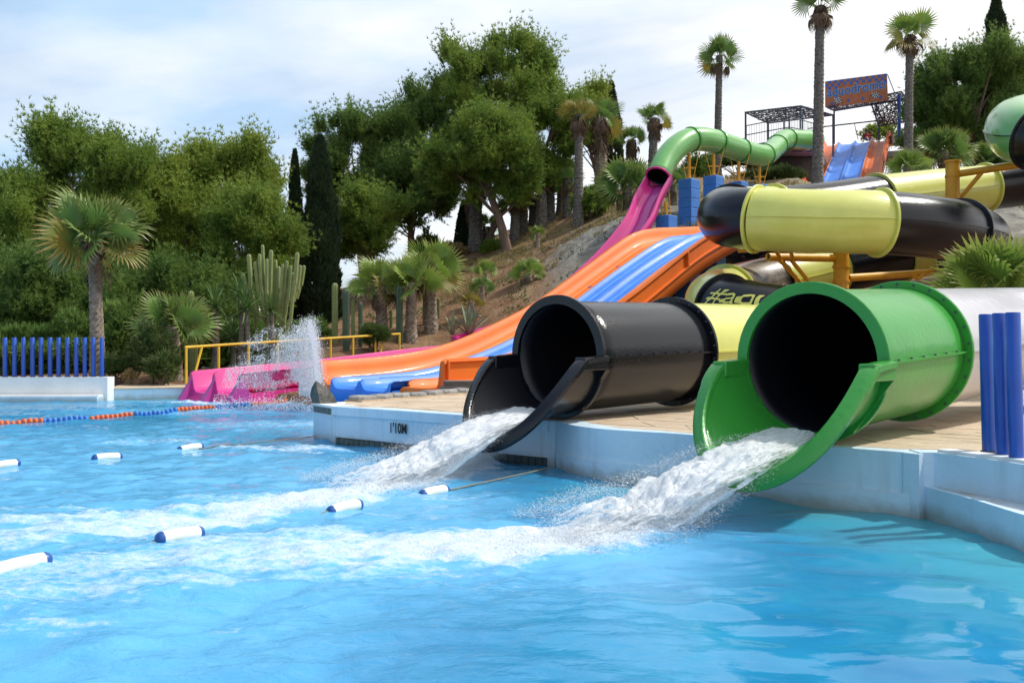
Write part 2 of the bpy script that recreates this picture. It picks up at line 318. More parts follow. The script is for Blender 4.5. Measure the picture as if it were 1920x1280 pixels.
def foam_field(x, y):
    wx = x+.25*fbm(x*1.1, y*1.6, 0, 3, 11); wy = y+.16*fbm(x*1.1, y*1.6, 5., 3, 12)
    n = fbm(x*2.2, y*5.0, 0, 5, 21)*.9
    foam = np.zeros(x.shape); aer = np.zeros(x.shape)
    for T, Wd, F in ((TR1, TW1, TF1), (TR2, TW2, TF2)):
        d, f = trail(wx, wy, T, Wd, F)
        foam = np.maximum(foam, f*smooth01((1.25-d+n*.95*(1.45-f))*1.0))
        aer = np.maximum(aer, np.exp(-(d*.42)**2)*np.clip(f+.35, 0, 1))
    for cx, cy, rx, ry, s in ((-6.1, 22.3, 3.0, 1.0, .75), (-3.1, 12.6, 1.5, .55, .62), (-5.1, 13.5, 1.3, .4, .4), (-4.2, 16.2, 2.2, 1.0, .38), (-7.2, 19.5, 2.4, .8, .3)):
        d = np.hypot((wx-cx)/rx, (wy-cy)/ry); foam = np.maximum(foam, s*smooth01(1.3-d+n*.9)); aer = np.maximum(aer, .8*np.exp(-d*d*.5))
    # old foam streaks drifting between the two trails
    st = fbm(wx*.9-wy*.5, wy*3.2, 3., 5, 31); z = smooth01((1.2-x)/2.0)*smooth01((11.-y)/3)*smooth01((y-3.6)/1.6)
    foam = np.maximum(foam, z*.45*smooth01((st-.05)*3.5))
    aer = np.clip(np.maximum(aer, .85*smooth01((1.1-x+.25*(y-6))/2.6)*smooth01((19-y)/6)), 0, 1)
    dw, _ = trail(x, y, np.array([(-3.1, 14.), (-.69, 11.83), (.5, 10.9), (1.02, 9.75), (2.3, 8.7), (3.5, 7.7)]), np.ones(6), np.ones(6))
    k = np.maximum(smooth01((dw-.5)/2.0), foam); aer = aer*(.12+.88*k)  # less bubbly at the wall; deck shade and tube reflection painted into the tone
    return foam, aer

# ------------------------------------------------------------------ terrain
CP = [(-40, 24, .4), (-25, 24, .35), (-12, 24.5, .3), (-9, 25, .3), (-20, 30, .45), (-14, 30, .5), (-9, 29, .6), (-30, 45, .9), (-18, 42, .9), (-10, 40, 1.4), (-45, 70, 1.5), (-20, 70, 2), (-60, 30, .5),
      (-7, 27.5, .7), (-5, 29.2, 1.0), (-2.2, 19.5, .35), (-4.5, 22.5, .3), (-7.5, 25.3, .35), (0, 19, .45), (3, 20.2, .45), (6, 19, .4), (10, 17, .4), (14, 17, .5), (20, 16, .5), (30, 10, .5), (45, 20, 1.), (0, 23, .5), (-3, 25.3, .6)]
for a in [(800, 662, 31), (860, 622, 32.5), (930, 590, 33), (1000, 558, 33.5), (1050, 518, 34.8), (1110, 462, 36.2), (1165, 410, 38), (620, 606, 38), (560, 640, 34), (700, 560, 42), (800, 497, 46), (870, 484, 47), (950, 468, 46), (1010, 432, 47),
          (1075, 400, 47), (1130, 372, 48), (1200, 348, 49), (1270, 330, 51), (1330, 318, 52), (700, 642, 31), (760, 600, 35), (830, 562, 38), (950, 520, 39), (1050, 455, 42), (1200, 400, 39.5), (1250, 398, 40), (1320, 392, 41), (1400, 352, 45), (1480, 338, 47),
          (1540, 352, 38.5), (1470, 420, 34), (1400, 480, 31), (1620, 352, 44), (1700, 335, 45), (1800, 325, 46), (1900, 320, 46), (1880, 390, 36), (1880, 445, 31), (1900, 520, 27), (1750, 470, 31), (1700, 430, 34), (1600, 560, 27), (1300, 610, 24.5), (1450, 590, 25), (1420, 620, 21)]:
    CP.append(tuple(P(*a)))
for a in [(1120, 535, 33), (1000, 612, 31.5), (880, 662, 29.8), (790, 672, 28.4)]: CP.append(tuple(P(*a)))
CP += [(15, 58, 11.5), (22, 60, 12.6), (12, 52, 10.6), (30, 60, 12), (5, 70, 11), (-5, 60, 7), (40, 45, 9), (25, 35, 6), (35, 70, 13), (17, 50, 9.3), (20, 25, 1.6), (13, 22, .7), (9, 21.5, .5), (12, 41, 6.3), (9, 35, 5.0), (5.5, 29, 3.9), (4, 27, 2.8), (2.5, 26.5, 1.9)]
CP = np.array(CP, float)
_D = np.linalg.norm(CP[:, None, :2]-CP[None, :, :2], axis=2)
_n = len(CP); _A = np.zeros((_n+1, _n+1)); _A[:_n, :_n] = -_D-np.eye(_n)*.25; _A[:_n, _n] = 1; _A[_n, :_n] = 1
_w = np.linalg.solve(_A, np.r_[CP[:, 2], 0])
def hill_z(x, y):
    x = np.asarray(x, float); y = np.asarray(y, float); sh = x.shape; x = x.ravel(); y = y.ravel()
    d = np.sqrt((x[:, None]-CP[None, :, 0])**2+(y[:, None]-CP[None, :, 1])**2)
    z = -d@_w[:-1]+_w[-1]
    far = smooth01((np.hypot(x, y-35)-60)/150); z = z*(1-far)+.3*far
    return z.reshape(sh)
def gz(x, y): return float(hill_z(np.array([x]), np.array([y]))[0])+.11*float(fbm(np.array([x*.5]), np.array([y*.5]), 0, 4, 5)[0])
BASIN = [(-60, -15), (14, -15), (14, 14.5), (9, 17.0), (4, 18.3), (.5, 18.4), (-1.2, 18.6), (-5.2, 21.8), (-8.0, 24.3), (-10.6, 24.1), (-60, 23.2)]
def in_poly(x, y, poly):
    r = np.zeros(x.shape, bool); j = len(poly)-1
    for i in range(len(poly)):
        xi, yi = poly[i]; xj, yj = poly[j]
        if yi != yj: r ^= ((yi > y) != (yj > y)) & (x < (xj-xi)*(y-yi)/(yj-yi)+xi)
        j = i
    return r
def grid_mesh(xs, ys):
    X, Y = np.meshgrid(xs, ys); nx, ny = len(xs), len(ys); i = np.arange(nx*ny).reshape(ny, nx)
    f = np.stack([i[:-1, :-1].ravel(), i[:-1, 1:].ravel(), i[1:, 1:].ravel(), i[1:, :-1].ravel()], 1); return X, Y, f
def build_ground():
    xs = np.r_[-1500, -700, -350, -180, -110, -70, np.arange(-50, 50.1, .42), 70, 110, 180, 350, 700, 1500]
    ys = np.r_[-1500, -500, -150, -60, -30, -15.5, -14.5, -8, 0, 6, 10, np.arange(12, 75, .42), 85, 105, 150, 250, 450, 900, 1800]
    X, Y, f = grid_mesh(xs, ys); Z = hill_z(X, Y); near = (np.hypot(X, Y-35) < 60)
    Z = Z+near*.11*fbm(X*.5, Y*.5, 0, 4, 5)
    k, ky = (X-.0)/Y.clip(1), 0
    px = 960+1700*X/Y.clip(1); py = 640-(Z-1.5)*1700/Y.clip(1)
    rock = smooth01((px-(1010+.35*(560-py)))/90)*smooth01((py-330)/60)*smooth01((Y-25)/3) if False else smooth01((X-(.5+.09*(Y-33)))/1.6)*smooth01((50-Y)/5)*smooth01((Y-26)/4)
    rock = rock*(1-smooth01((Y-(38+.55*X))/4))
    rock = np.clip(rock+.5*fbm(X*.4, Y*.4, 0, 4, 9)*(rock > .02), 0, 1)
    Z = Z+rock*.35*fbm(X*.9, Y*.9, 2., 4, 8)
    dry = np.clip(smooth01((Y-(40+.1*X))/4)*smooth01((X+6)/5)*(.55+.8*fbm(X*.6, Y*.6, 0, 4, 6)), 0, 1)
    Z = np.where(in_poly(X, Y, BASIN), -1.7, np.where(Y < -15, .5, Z))
    o = obj('ground', np.stack([X, Y, Z], -1).reshape(-1, 3), f, M['ground'], smooth=True, attrs={'rock': rock.ravel(), 'dry': dry.ravel()}); o['kind'] = 'structure'
    o['label'] = 'bare reddish brown earth hillside rising to the right with grey rock'
build_ground()

# ------------------------------------------------------------------ water
def water_material():
    m = bpy.data.materials.new('pool_water'); m.use_nodes = True; nt = m.node_tree; b = nt.nodes['Principled BSDF']; N = nt.nodes.new; L = nt.links.new
    tc = N('ShaderNodeTexCoord')
    def noise(s, d=4, r=.55, st=(1, 1, 1), dist=0):
        mp = N('ShaderNodeMapping'); mp.inputs['Scale'].default_value = st; L(tc.outputs['Object'], mp.inputs[0])
        n = N('ShaderNodeTexNoise'); n.inputs['Scale'].default_value = s; n.inputs['Detail'].default_value = d; n.inputs['Roughness'].default_value = r; n.inputs['Distortion'].default_value = dist; L(mp.outputs[0], n.inputs['Vector']); return n.outputs[0]
    def att(n): a = N('ShaderNodeAttribute'); a.attribute_name = n; return a.outputs['Fac']
    def mix(f, a, c):
        x = N('ShaderNodeMixRGB'); L(f, x.inputs[0]) if not isinstance(f, float) else None
        L(a, x.inputs[1]) if not isinstance(a, tuple) else setattr(x.inputs[1], 'default_value', a)
        L(c, x.inputs[2]) if not isinstance(c, tuple) else setattr(x.inputs[2], 'default_value', c); return x.outputs[0]
    def rng_(x, a, c): r = N('ShaderNodeMapRange'); r.inputs[1].default_value = a; r.inputs[2].default_value = c; L(x, r.inputs[0]); return r.outputs[0]
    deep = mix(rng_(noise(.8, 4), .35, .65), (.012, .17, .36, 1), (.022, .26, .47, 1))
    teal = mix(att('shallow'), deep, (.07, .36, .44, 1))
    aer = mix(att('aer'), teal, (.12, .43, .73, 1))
    # froth texture
    vor = N('ShaderNodeTexVoronoi'); vor.inputs['Scale'].default_value = 26; L(tc.outputs['Object'], vor.inputs['Vector'])
    fr = N('ShaderNodeMath'); fr.operation = 'MULTIPLY_ADD'; L(noise(9, 8, .72, (1, 1.6, 1)), fr.inputs[0]); fr.inputs[1].default_value = 1.5; fr.inputs[2].default_value = -.75
    ad = N('ShaderNodeMath'); ad.operation = 'ADD'; L(att('foam'), ad.inputs[0]); L(fr.outputs[0], ad.inputs[1])
    msk = rng_(ad.outputs[0], .32, .95)
    gate = rng_(att('foam'), .02, .22); mm = N('ShaderNodeMath'); mm.operation = 'MULTIPLY'; L(msk, mm.inputs[0]); L(gate, mm.inputs[1])
    col = mix(mm.outputs[0], aer, (.74, .82, .90, 1)); L(col, b.inputs['Base Color'])
    ro = N('ShaderNodeMapRange'); ro.inputs[3].default_value = .035; ro.inputs[4].default_value = .65; L(mm.outputs[0], ro.inputs[0]); L(ro.outputs[0], b.inputs['Roughness'])
    b.inputs['IOR'].default_value = 1.33
    b1 = N('ShaderNodeBump'); b1.inputs['Strength'].default_value = .35; b1.inputs['Distance'].default_value = .02; L(noise(7, 5, .6, (1, 1.7, 1), .4), b1.inputs['Height'])
    chop = N('ShaderNodeMath'); chop.operation = 'MULTIPLY'; L(att('chop'), chop.inputs[0]); chop.inputs[1].default_value = .75; L(chop.outputs[0], b1.inputs['Strength'])
    b2 = N('ShaderNodeBump'); b2.inputs['Distance'].default_value = .03; L(mm.outputs[0], b2.inputs['Strength']); L(noise(30, 6, .7), b2.inputs['Height']); L(b1.outputs[0], b2.inputs['Normal'])
    L(b2.outputs[0], b.inputs['Normal'])
    return m
M['water'] = water_material()
RW = np.array([(.55, 10.5), (.95, 9.95), (1.5, 9.6), (2.2, 9.0), (2.64, 8.56), (2.95, 8.2), (3.5, 8.0), (3.62, 7.4), (3.66, 6.4), (3.9, 5), (4.3, 3), (4.7, 1)])
def water_h(x, y, foam, aer):
    act = np.clip(.35+.9*aer+.5*smooth01((1.5-x)/3), 0, 1.3)
    h = .050*fbm(x*.62+.25*y, y*1.0, 1., 2, 41)+.034*fbm(x*1.5, y*2.3+.4*x, 2., 2, 43)
    h = h+act*(.026*fbm(x*2.4, y*4.0, 0, 3, 45)+.013*fbm(x*6., y*9., 0, 3, 47))+.004*fbm(x*5, y*7., 3., 2, 49)
    h = h+foam*(.035+.055*fbm(x*7, y*8, 0, 4, 51)+.025*fbm(x*17, y*19, 0, 2, 53))
    return h
def build_water():
    xs = np.r_[-60, -40, -30, -24, -20, np.arange(-17, 5.2, .062), 6, 8, 11, 14.5]
    yy = [2.6]
    while yy[-1] < 25: yy.append(yy[-1]*1.0062)
    ys = np.r_[-15.5, -8, -3, 0, 1.3, yy]
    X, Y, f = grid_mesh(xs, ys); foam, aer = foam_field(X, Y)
    Z = water_h(X, Y, foam, aer)*smooth01((Y-1)/1.5)*smooth01((24.8-Y)/4+.15)
    dw, _ = trail(X, Y, RW, np.full(len(RW), 1.), np.ones(len(RW)))
    shal = np.exp(-(dw/1.0)**2)*.85*smooth01((9.9-Y)/.8)+.6*np.exp(-((24-Y)/1.3)**2)*(X < -8)
    shal = np.clip(shal+.35*fbm(X*.8, Y*1.3, 0, 3, 61)*(shal > .1), 0, 1)
    chop = np.clip(.12+.75*smooth01((1.4-X)/2.2)+aer*.4+smooth01((Y-9.3)/1.5)*.6, 0, 1)
    v = np.stack([X, Y, Z], -1).reshape(-1, 3)
    c = np.stack([X[:-1, :-1]+X[1:, 1:], Y[:-1, :-1]+Y[1:, 1:]], -1).reshape(-1, 2)/2
    keep = in_poly(c[:, 0], c[:, 1], [(-60, -15.5), (14.5, -15.5), (14.5, 15), (0, 17.5), (-.9, 18.3), (-5.0, 21.6), (-7.9, 24.2), (-60, 24.6)])
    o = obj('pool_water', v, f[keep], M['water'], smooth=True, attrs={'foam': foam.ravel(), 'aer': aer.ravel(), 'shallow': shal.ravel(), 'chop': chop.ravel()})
    o['kind'] = 'structure'; o['label'] = 'bright blue pool water with white churned foam trails'
build_water()

# ------------------------------------------------------------------ decks and pool walls
EDGE = [(-2.6, 13.35), (-1.6, 12.58), (-.69, 11.83), (0, 11.31), (.47, 10.96)]
EDGE2 = [(.56, 10.80), (.74, 10.25), (1.02, 9.85), (1.35, 9.6), (1.73, 9.35), (2.3, 8.78), (2.83, 8.25), (3.2, 7.95), (3.46, 7.74)]
UP = [(3.60, 7.70), (3.80, 7.30), (3.93, 6.95), (4.12, 6.0), (4.35, 4.8), (4.7, 3), (5.2, 0), (5.6, -6), (5.9, -15.6)]
LOW = [(3.50, 7.80), (3.57, 7.35), (3.62, 6.9), (3.66, 6.3), (3.85, 5.0), (4.2, 3), (4.7, 0), (5.1, -6), (5.4, -15.6)]
BACK = [(15, -15.6), (15, 15.2), (9.5, 18.2), (4.2, 19.6), (-.3, 18.9), (-.55, 17.2), (-2.75, 14.1), (-2.95, 13.85)]
def smooth_poly(pts, n=5): return [tuple(p) for p in catmull(np.array(pts), n)]
e1 = EDGE; e2 = smooth_poly(EDGE2); up = smooth_poly(UP, 4); low = smooth_poly(LOW, 4)
deck_poly = e1+e2+up+BACK
def strip_wall(name, pts, z0, z1, mat, parent=None, depth=.3, wav=.0, nz=6):
    """vertical wall sheet with thickness behind it, slightly uneven plaster"""
    p, s = resample(np.array(pts, float), .12); n = len(p); t = np.gradient(p, axis=0); t /= np.linalg.norm(t, axis=1)[:, None]+1e-9
    nr = np.stack([-t[:, 1], t[:, 0]], 1)          # left of travel
    V = []; zz = np.linspace(z0, z1, nz+1)
    for k, z in enumerate(zz):
        o = wav*fbm(s*1.3, np.full(n, z*2.), 0, 3, 70)
        V.append(np.c_[p-nr*(o[:, None]*-1), np.full(n, z)])
    V.append(np.c_[p+nr*depth, np.full(n, z1)]); V.append(np.c_[p+nr*depth, np.full(n, z0)])
    V = np.concatenate(V); rws = nz+3; F = []
    for k in range(rws):
        a, c = k*n, ((k+1) % rws)*n
        F += [(a+i, a+i+1, c+i+1, c+i) for i in range(n-1)]
    F += [tuple(k*n for k in range(rws))[::-1], tuple(k*n+n-1 for k in range(rws))]
    mb = MB(); mb.add(V, F); o = mb.out(name, mat, parent); return auto_smooth(o, 40)
def build_decks():
    r = root('paved_deck', 'tan stamped paving deck carrying the black and green flume exits', 'deck', (1, 12, .55), kind='structure')
    mb = MB(); mb.prism(deck_poly, -1.7, .53); mb.out('bed', M['grout'], r)
    # irregular paving pieces with recessed joints
    pcs = MB(); rr = np.random.default_rng(5); sx, sy = .62, .34; ca, sa = math.cos(R(-42)), math.sin(R(-42))
    inner = np.array(deck_poly); 
    gx = {}
    def gpt(i, j):
        if (i, j) not in gx:
            x = i*sx+(j % 2)*sx*.5+rr.uniform(-.12, .12); y = j*sy+rr.uniform(-.06, .06); gx[i, j] = (ca*x-sa*y+2, sa*x+ca*y+12)
        return gx[i, j]
    for j in range(-30, 30):
        for i in range(-22, 22):
            q = [gpt(i, j), gpt(i+1, j), gpt(i+1, j+1), gpt(i, j+1)] if j % 2 == 0 else [gpt(i, j), gpt(i+1, j), gpt(i+1, j+1), gpt(i, j+1)]
            q = np.array(q); 
            if not (-3.3 < q[:, 0].mean() < 9 and 5.5 < q[:, 1].mean() < 20): continue
            c = q.mean(0); g = .007; q = q+(c-q)/np.linalg.norm(c-q, axis=1)[:, None]*g*1.6
            ins = in_poly(q[:, 0], q[:, 1], deck_poly)
            if not ins.all(): continue
            h = .553+rr.uniform(-.002, .002); pcs.prism([tuple(a) for a in q], .52, h)
    pcs.out('paving_slab', M['deck'], r, kind='stuff')
    # plaster cap strip where slabs stop short of the edge
    cap = MB()
    cap.prism(deck_poly, .531, .547); cap.out('screed', M['deck'], r)
    w = root('pool_wall', 'pale blue pool wall under the deck marked 110M', 'wall', (-1, 12.1, 0))
    strip_wall('wall_face', [(-2.62, 13.33)]+[(x-.03, y-.04) for x, y in e1[1:]], .10, .552, M['wall_blue'], w, .25, .006)
    strip_wall('coping_band', [(x-.045, y-.06) for x, y in e1], .425, .548, M['wall_blue'], w, .2, .012)
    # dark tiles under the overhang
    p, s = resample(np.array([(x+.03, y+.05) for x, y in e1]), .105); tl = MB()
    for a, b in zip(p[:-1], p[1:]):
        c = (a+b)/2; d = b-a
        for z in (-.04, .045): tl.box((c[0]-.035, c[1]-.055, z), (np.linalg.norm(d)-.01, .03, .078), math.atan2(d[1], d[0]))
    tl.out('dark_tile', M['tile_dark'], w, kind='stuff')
    w2 = root('pool_wall', 'pale blue curved pool wall below the green flume exit', 'wall', (2, 9.3, 0))
    q = [(.50, 10.98)]+[(x-.02, y-.03) for x, y in e2]
    strip_wall('wall_face', q, -.3, .552, M['wall_blue'], w2, .3, .008)
    strip_wall('lower_band', [(x-.022, y-.026) for x, y in q[1:]], -.4, .20, M['wall_blue'], w2, .1, .012)
    w3 = root('pool_wall', 'stepped whitish blue pool wall with dirty ledge below the blue posts at right', 'wall', (3.8, 7, 0))
    strip_wall('upper_tier', [(3.46, 7.70)]+[(x-.018, y-.004) for x, y in up], .1, .56, M['wall_blue'], w3, .22, .006)
    mb = MB(); lw = [(3.30, 7.86), (3.42, 7.70)]+low; mb.prism(lw+[(x+.35, y) for x, y in reversed([(3.5, 7.7)]+up)], -1.6, .262); mb.out('ledge', M['ledge'], w3)
    strip_wall('lower_tier', [(x-.01, y-.005) for x, y in lw], -.4, .270, M['wall_blue'], w3, .05, .008)
    strip_wall('white_cap', [(x+.02, y+.01) for x, y in up], .5605, .585, M['wall_white'], w3, .16, .004)
    mb = MB(); mb.box((3.445, 7.745, .0), (.14, .14, 1.1), -.9); mb.out('corner_block', M['wall_blue'], w3)
    mb = MB(); mb.box((.53, 10.93, .0), (.13, .16, 1.1), -.9); mb.out('corner_block', M['wall_blue'], w2)
    # corner pier with tile cap
    pr = root('corner_pier', 'white square pier with dark tile rim at the deck corner', 'pier', (-2.8, 13.75, 0))
    mb = MB(); mb.prism([(-3.06, 13.98), (-2.60, 13.30), (-2.2, 13.6), (-2.66, 14.3)], -1.6, .40); mb.out('pier_block', M['wall_blue'], pr)
    mb = MB(); mb.prism([(-3.07, 13.98), (-2.61, 13.285), (-2.18, 13.6), (-2.65, 14.32)], .401, .415); mb.prism([(-3.07, 13.98), (-2.61, 13.285), (-2.18, 13.6), (-2.65, 14.32)], .515, .5495); mb.out('cap_plate', M['wall_white'], pr)
    t = MB(); p, s = resample(np.array([(-3.06, 13.97), (-2.61, 13.30)]), .1)
    for a, b in zip(p[:-1], p[1:]): c = (a+b)/2; t.box((c[0]+.01, c[1]+.01, .465), (.09, .03, .095), math.atan2(b[1]-a[1], b[0]-a[0]))
    t.prism([(-3.04, 13.98), (-2.60, 13.32), (-2.3, 13.6), (-2.66, 14.2)], .41, .52); t.out('rim_tile', M['tile_dark'], pr, kind='stuff')
    # far deck and white fence wall
    fd = root('far_deck', 'low tan deck beyond the pool with a pale tiled edge', 'deck', (-9, 24, .28), kind='structure')
    poly = [(-10.35, 23.25), (-9.2, 23.6), (-8.1, 24.0), (-6.9, 25.0), (-5.6, 26.0), (-6.5, 27.2), (-8.6, 26.4), (-11, 25.6)]
    mb = MB(); mb.prism(poly, -1.6, .27); mb.out('edge_wall', M['wall_blue'], fd)
    mb = MB(); mb.prism([(x, y-.02) for x, y in poly], .2705, .30); mb.out('top_slab', M['deck'], fd)
    fw = root('low_wall', 'low white wall carrying the blue post fence at left', 'wall', (-14, 22.9, 0))
    mb = MB(); mb.prism([(-40, 21.75), (-10.22, 22.9), (-10.22, 23.3), (-40, 22.15)], -.2, .60); mb.out('wall_body', M['wall_white'], fw)
    mb = MB(); mb.prism([(-40, 21.35), (-10.3, 22.5), (-10.3, 22.88), (-40, 21.73)], -1.6, .13); mb.out('base_ledge', M['wall_blue'], fw)
    mb = MB(); mb.prism([(-40, 21.45), (-10.32, 22.6), (-10.32, 22.875), (-40, 21.725)], .131, .17); mb.out('ledge_cap', M['wall_white'], fw)
build_decks()

def text_mesh(body, size, bold=0., cut=None, shear=0.):
    cu = bpy.data.curves.new('txt', 'FONT'); cu.body = body; cu.size = size; cu.offset = bold; cu.shear = shear; cu.resolution_u = 6
    o = bpy.data.objects.new('txt', cu); COL.objects.link(o); dg = bpy.context.evaluated_depsgraph_get(); dg.update()
    me = bpy.data.meshes.new_from_object(o.evaluated_get(dg)); COL.objects.unlink(o); bpy.data.objects.remove(o)
    bm = bmesh.new(); bm.from_mesh(me); bmesh.ops.triangulate(bm, faces=bm.faces)
    if cut:
        ys = [v.co.y for v in bm.verts]; xs = [v.co.x for v in bm.verts]
        for a in np.arange(min(ys)+cut, max(ys), cut): bmesh.ops.bisect_plane(bm, geom=bm.verts[:]+bm.edges[:]+bm.faces[:], plane_co=(0, a, 0), plane_no=(0, 1, 0))
        for a in np.arange(min(xs)+cut, max(xs), cut): bmesh.ops.bisect_plane(bm, geom=bm.verts[:]+bm.edges[:]+bm.faces[:], plane_co=(a, 0, 0), plane_no=(1, 0, 0))
    bm.verts.ensure_lookup_table(); v = np.array([tuple(q.co) for q in bm.verts]); f = [tuple(q.index for q in p.verts) for p in bm.faces]; bm.free(); return v, f
M['ink'] = material('black_stencil_paint', (.012, .012, .014), .6)
def wall_sign():
    v, f = text_mesh("1'10M", .19, .006); v[:, 0] *= .74
    w = v[:, 0].max()-v[:, 0].min(); v[:, 0] -= v[:, 0].min()
    a, b = np.array(e1[0])+(-.03, -.04), np.array(e1[2])+(-.03, -.04); d = (b-a)/np.linalg.norm(b-a); n = np.array([d[1], -d[0]])
    k = (733-960)/1700.; t0 = (k*a[1]-a[0])/(d[0]-k*d[1])
    q = a+d*t0; V = np.c_[q[0]+d[0]*v[:, 0]+n[0]*.012, q[1]+d[1]*v[:, 0]+n[1]*.012, .245+v[:, 1]]
    tag(obj('depth_marking', V, f, M['ink']), "black stencilled 1'10M depth marking on the pale blue wall", 'marking')
wall_sign()
# stone curb and slate slab
def stones():
    r = root('stone_curb', 'row of flat grey stones set in mortar behind the deck', 'curb', (-1.7, 15.5, .55)); rr = np.random.default_rng(9)
    pts, s = resample(np.array([(-2.5, 14.25), (-1.75, 15.35), (-1.0, 16.4), (-.2, 17.5), (.5, 18.3)]), .42)
    for a, b in zip(pts[:-1], pts[1:]):
        c = (a+b)/2; d = b-a; an = math.atan2(d[1], d[0]); n = 7; L_ = np.linalg.norm(d)*.5*rr.uniform(.9, 1.0)
        ring = []
        for k in range(n):
            t = 2*math.pi*k/n+rr.uniform(-.2, .2); ring.append((L_*np.sign(math.cos(t))*abs(math.cos(t))**.6, .19*np.sign(math.sin(t))*abs(math.sin(t))**.6*rr.uniform(.85, 1.1)))
        V = []; h = .07+rr.uniform(0, .035)
        for z, kk in ((0, 1.02), (h*.75, 1), (h, .86)):
            for x, y in ring: V.append((c[0]+math.cos(an)*x*kk-math.sin(an)*y*kk, c[1]+math.sin(an)*x*kk+math.cos(an)*y*kk, .545+z+rr.uniform(-.006, .006)))
        mb = MB(); mb.add(V, [tuple(range(2*n, 3*n))]+[(j*n+i, j*n+(i+1) % n, (j+1)*n+(i+1) % n, (j+1)*n+i) for j in range(2) for i in range(n)]); mb.out('stone', M['stone'], r)
    mb = MB(); L0 = [(x-.0, y) for x, y in pts]
    nr = np.array([.8, -.58])*.2; mb.prism([tuple(p+nr) for p in pts]+[tuple(p-nr) for p in pts[::-1]], .5, .575); mb.out('mortar', M['deck'], r)
    # slate slab leaning at the corner
    mb = MB(); a, b, c, d = P(583, 752, 14.0), P(630, 752, 13.75), P(612, 722, 13.95), P(594, 713, 14.05)
    base = [P(586, 756, 14.1), P(600, 758, 13.85), P(632, 752, 14.0), P(612, 746, 14.35)]; base = [np.array([q[0], q[1], .545]) for q in base]
    top = [P(584, 727, 14.1), P(592, 713, 14.02), P(614, 728, 14.05), P(600, 722, 14.3)]
    mid = [(x*.45+y*.55)+np.array([.0, 0, .0]) for x, y in zip(base, top)]; mid[0] = mid[0]+np.array([-.03, 0, 0]); mid[2] = mid[2]+np.array([.03, 0, 0])
    mb.add(base+mid+top, [(3, 2, 1, 0), (8, 9, 10, 11)]+[(j*4+i, j*4+(i+1) % 4, j*4+4+(i+1) % 4, j*4+4+i) for j in range(2) for i in range(4)])
    tag(mb.out('slate_slab', M['slate']), 'dark upright slate slab at the corner of the deck', 'rock')
    # brown plank steps behind the curb
    r = root('plank_step', 'low brown plank steps beside the orange lane behind the deck', 'steps', P(860, 722, 17.2))
    for i, (z, dp) in enumerate(((.50, 0), (.59, .12), (.69, .24))):
        mb = MB(); a = P(815+i*7, 700, 17.0+dp); b = P(985, 700, 17.4+dp)
        c = (a+b)/2; mb.box((c[0], c[1]+.25, z), (b[0]-a[0], .5, .10), .12, .01); mb.out('plank', M['steps'], r)
stones()
# ------------------------------------------------------------------ tube flumes
def frames(path):
    p = np.asarray(path); t = np.gradient(p, axis=0); t /= np.linalg.norm(t, axis=1)[:, None]
    sd = np.cross(t, [0, 0, 1.]); sd /= np.linalg.norm(sd, axis=1)[:, None]; up = np.cross(sd, t); return p, t, sd, up
def tube_shell(path, r, n=48, thick=0., a0=0., a1=2*math.pi, mats=None, name='tube', parent=None, extent=None, hatch=0.):
    """tube wall between angles a0..a1 (0 = side, pi/2 = top); inner wall when thick"""
    p, t, sd, up = frames(path); k = len(p); full = abs(a1-a0-2*math.pi) < 1e-6; A = np.linspace(a0, a1, n+1)
    cs, sn = np.cos(A), np.sin(A)
    def shell(rad): return p[:, None]+rad*(cs[None, :, None]*sd[:, None]+sn[None, :, None]*up[:, None])
    V = [shell(r).reshape(-1, 3)]; m = n+1; i = np.arange(k*m).reshape(k, m)
    q = np.stack([i[:-1, :-1], i[1:, :-1], i[1:, 1:], i[:-1, 1:]], -1).reshape(-1, 4); F = [q]; MI = [np.zeros(len(q), int)]
    if thick:
        V.append(shell(r-thick).reshape(-1, 3)); j = i+k*m
        F.append(q[:, ::-1]+k*m); MI.append(np.ones(len(q), int))
        for row in (0, k-1):
            e = np.stack([i[row, :-1], i[row, 1:], j[row, 1:], j[row, :-1]], -1); F.append(e if row == 0 else e[:, ::-1]); MI.append(np.zeros(n, int))
    return obj(name, np.concatenate(V), np.concatenate(F), mats, parent, True, np.concatenate(MI))
def ring(c, t, r0, r1, w, mat, parent, name='flange', n=56, bolts=0):
    t = np.array(t)/np.linalg.norm(t); sd = np.cross(t, [0, 0, 1.]); sd /= np.linalg.norm(sd); up = np.cross(sd, t); c = np.array(c); V = []; F = []
    prof = [(r0, -w/2), (r1-.008, -w/2), (r1, -w/2+.008), (r1, w/2-.008), (r1-.008, w/2), (r0, w/2)]
    for k in range(n):
        a = 2*math.pi*k/n
        for rr_, o in prof: V.append(c+rr_*(math.cos(a)*sd+math.sin(a)*up)+o*t)
    m = len(prof)
    for k in range(n):
        for j in range(m): F.append((k*m+j, k*m+(j+1) % m, ((k+1) % n)*m+(j+1) % m, ((k+1) % n)*m+j))
    mb = MB(); mb.add(V, F); o = auto_smooth(mb.out(name, mat, parent), 40)
    if bolts:
        b = MB()
        for k in range(bolts):
            a = 2*math.pi*(k+.5)/bolts; q = c+(r1-.035)*(math.cos(a)*sd+math.sin(a)*up)
            b.tube([q-t*(w/2+.012), q-t*(w/2-.002)], .014, 6)
        b.out('bolt', M['metal_dark'], o, kind='stuff')
    return o
D45 = np.array([math.sin(R(45)), math.cos(R(45)), 0.])
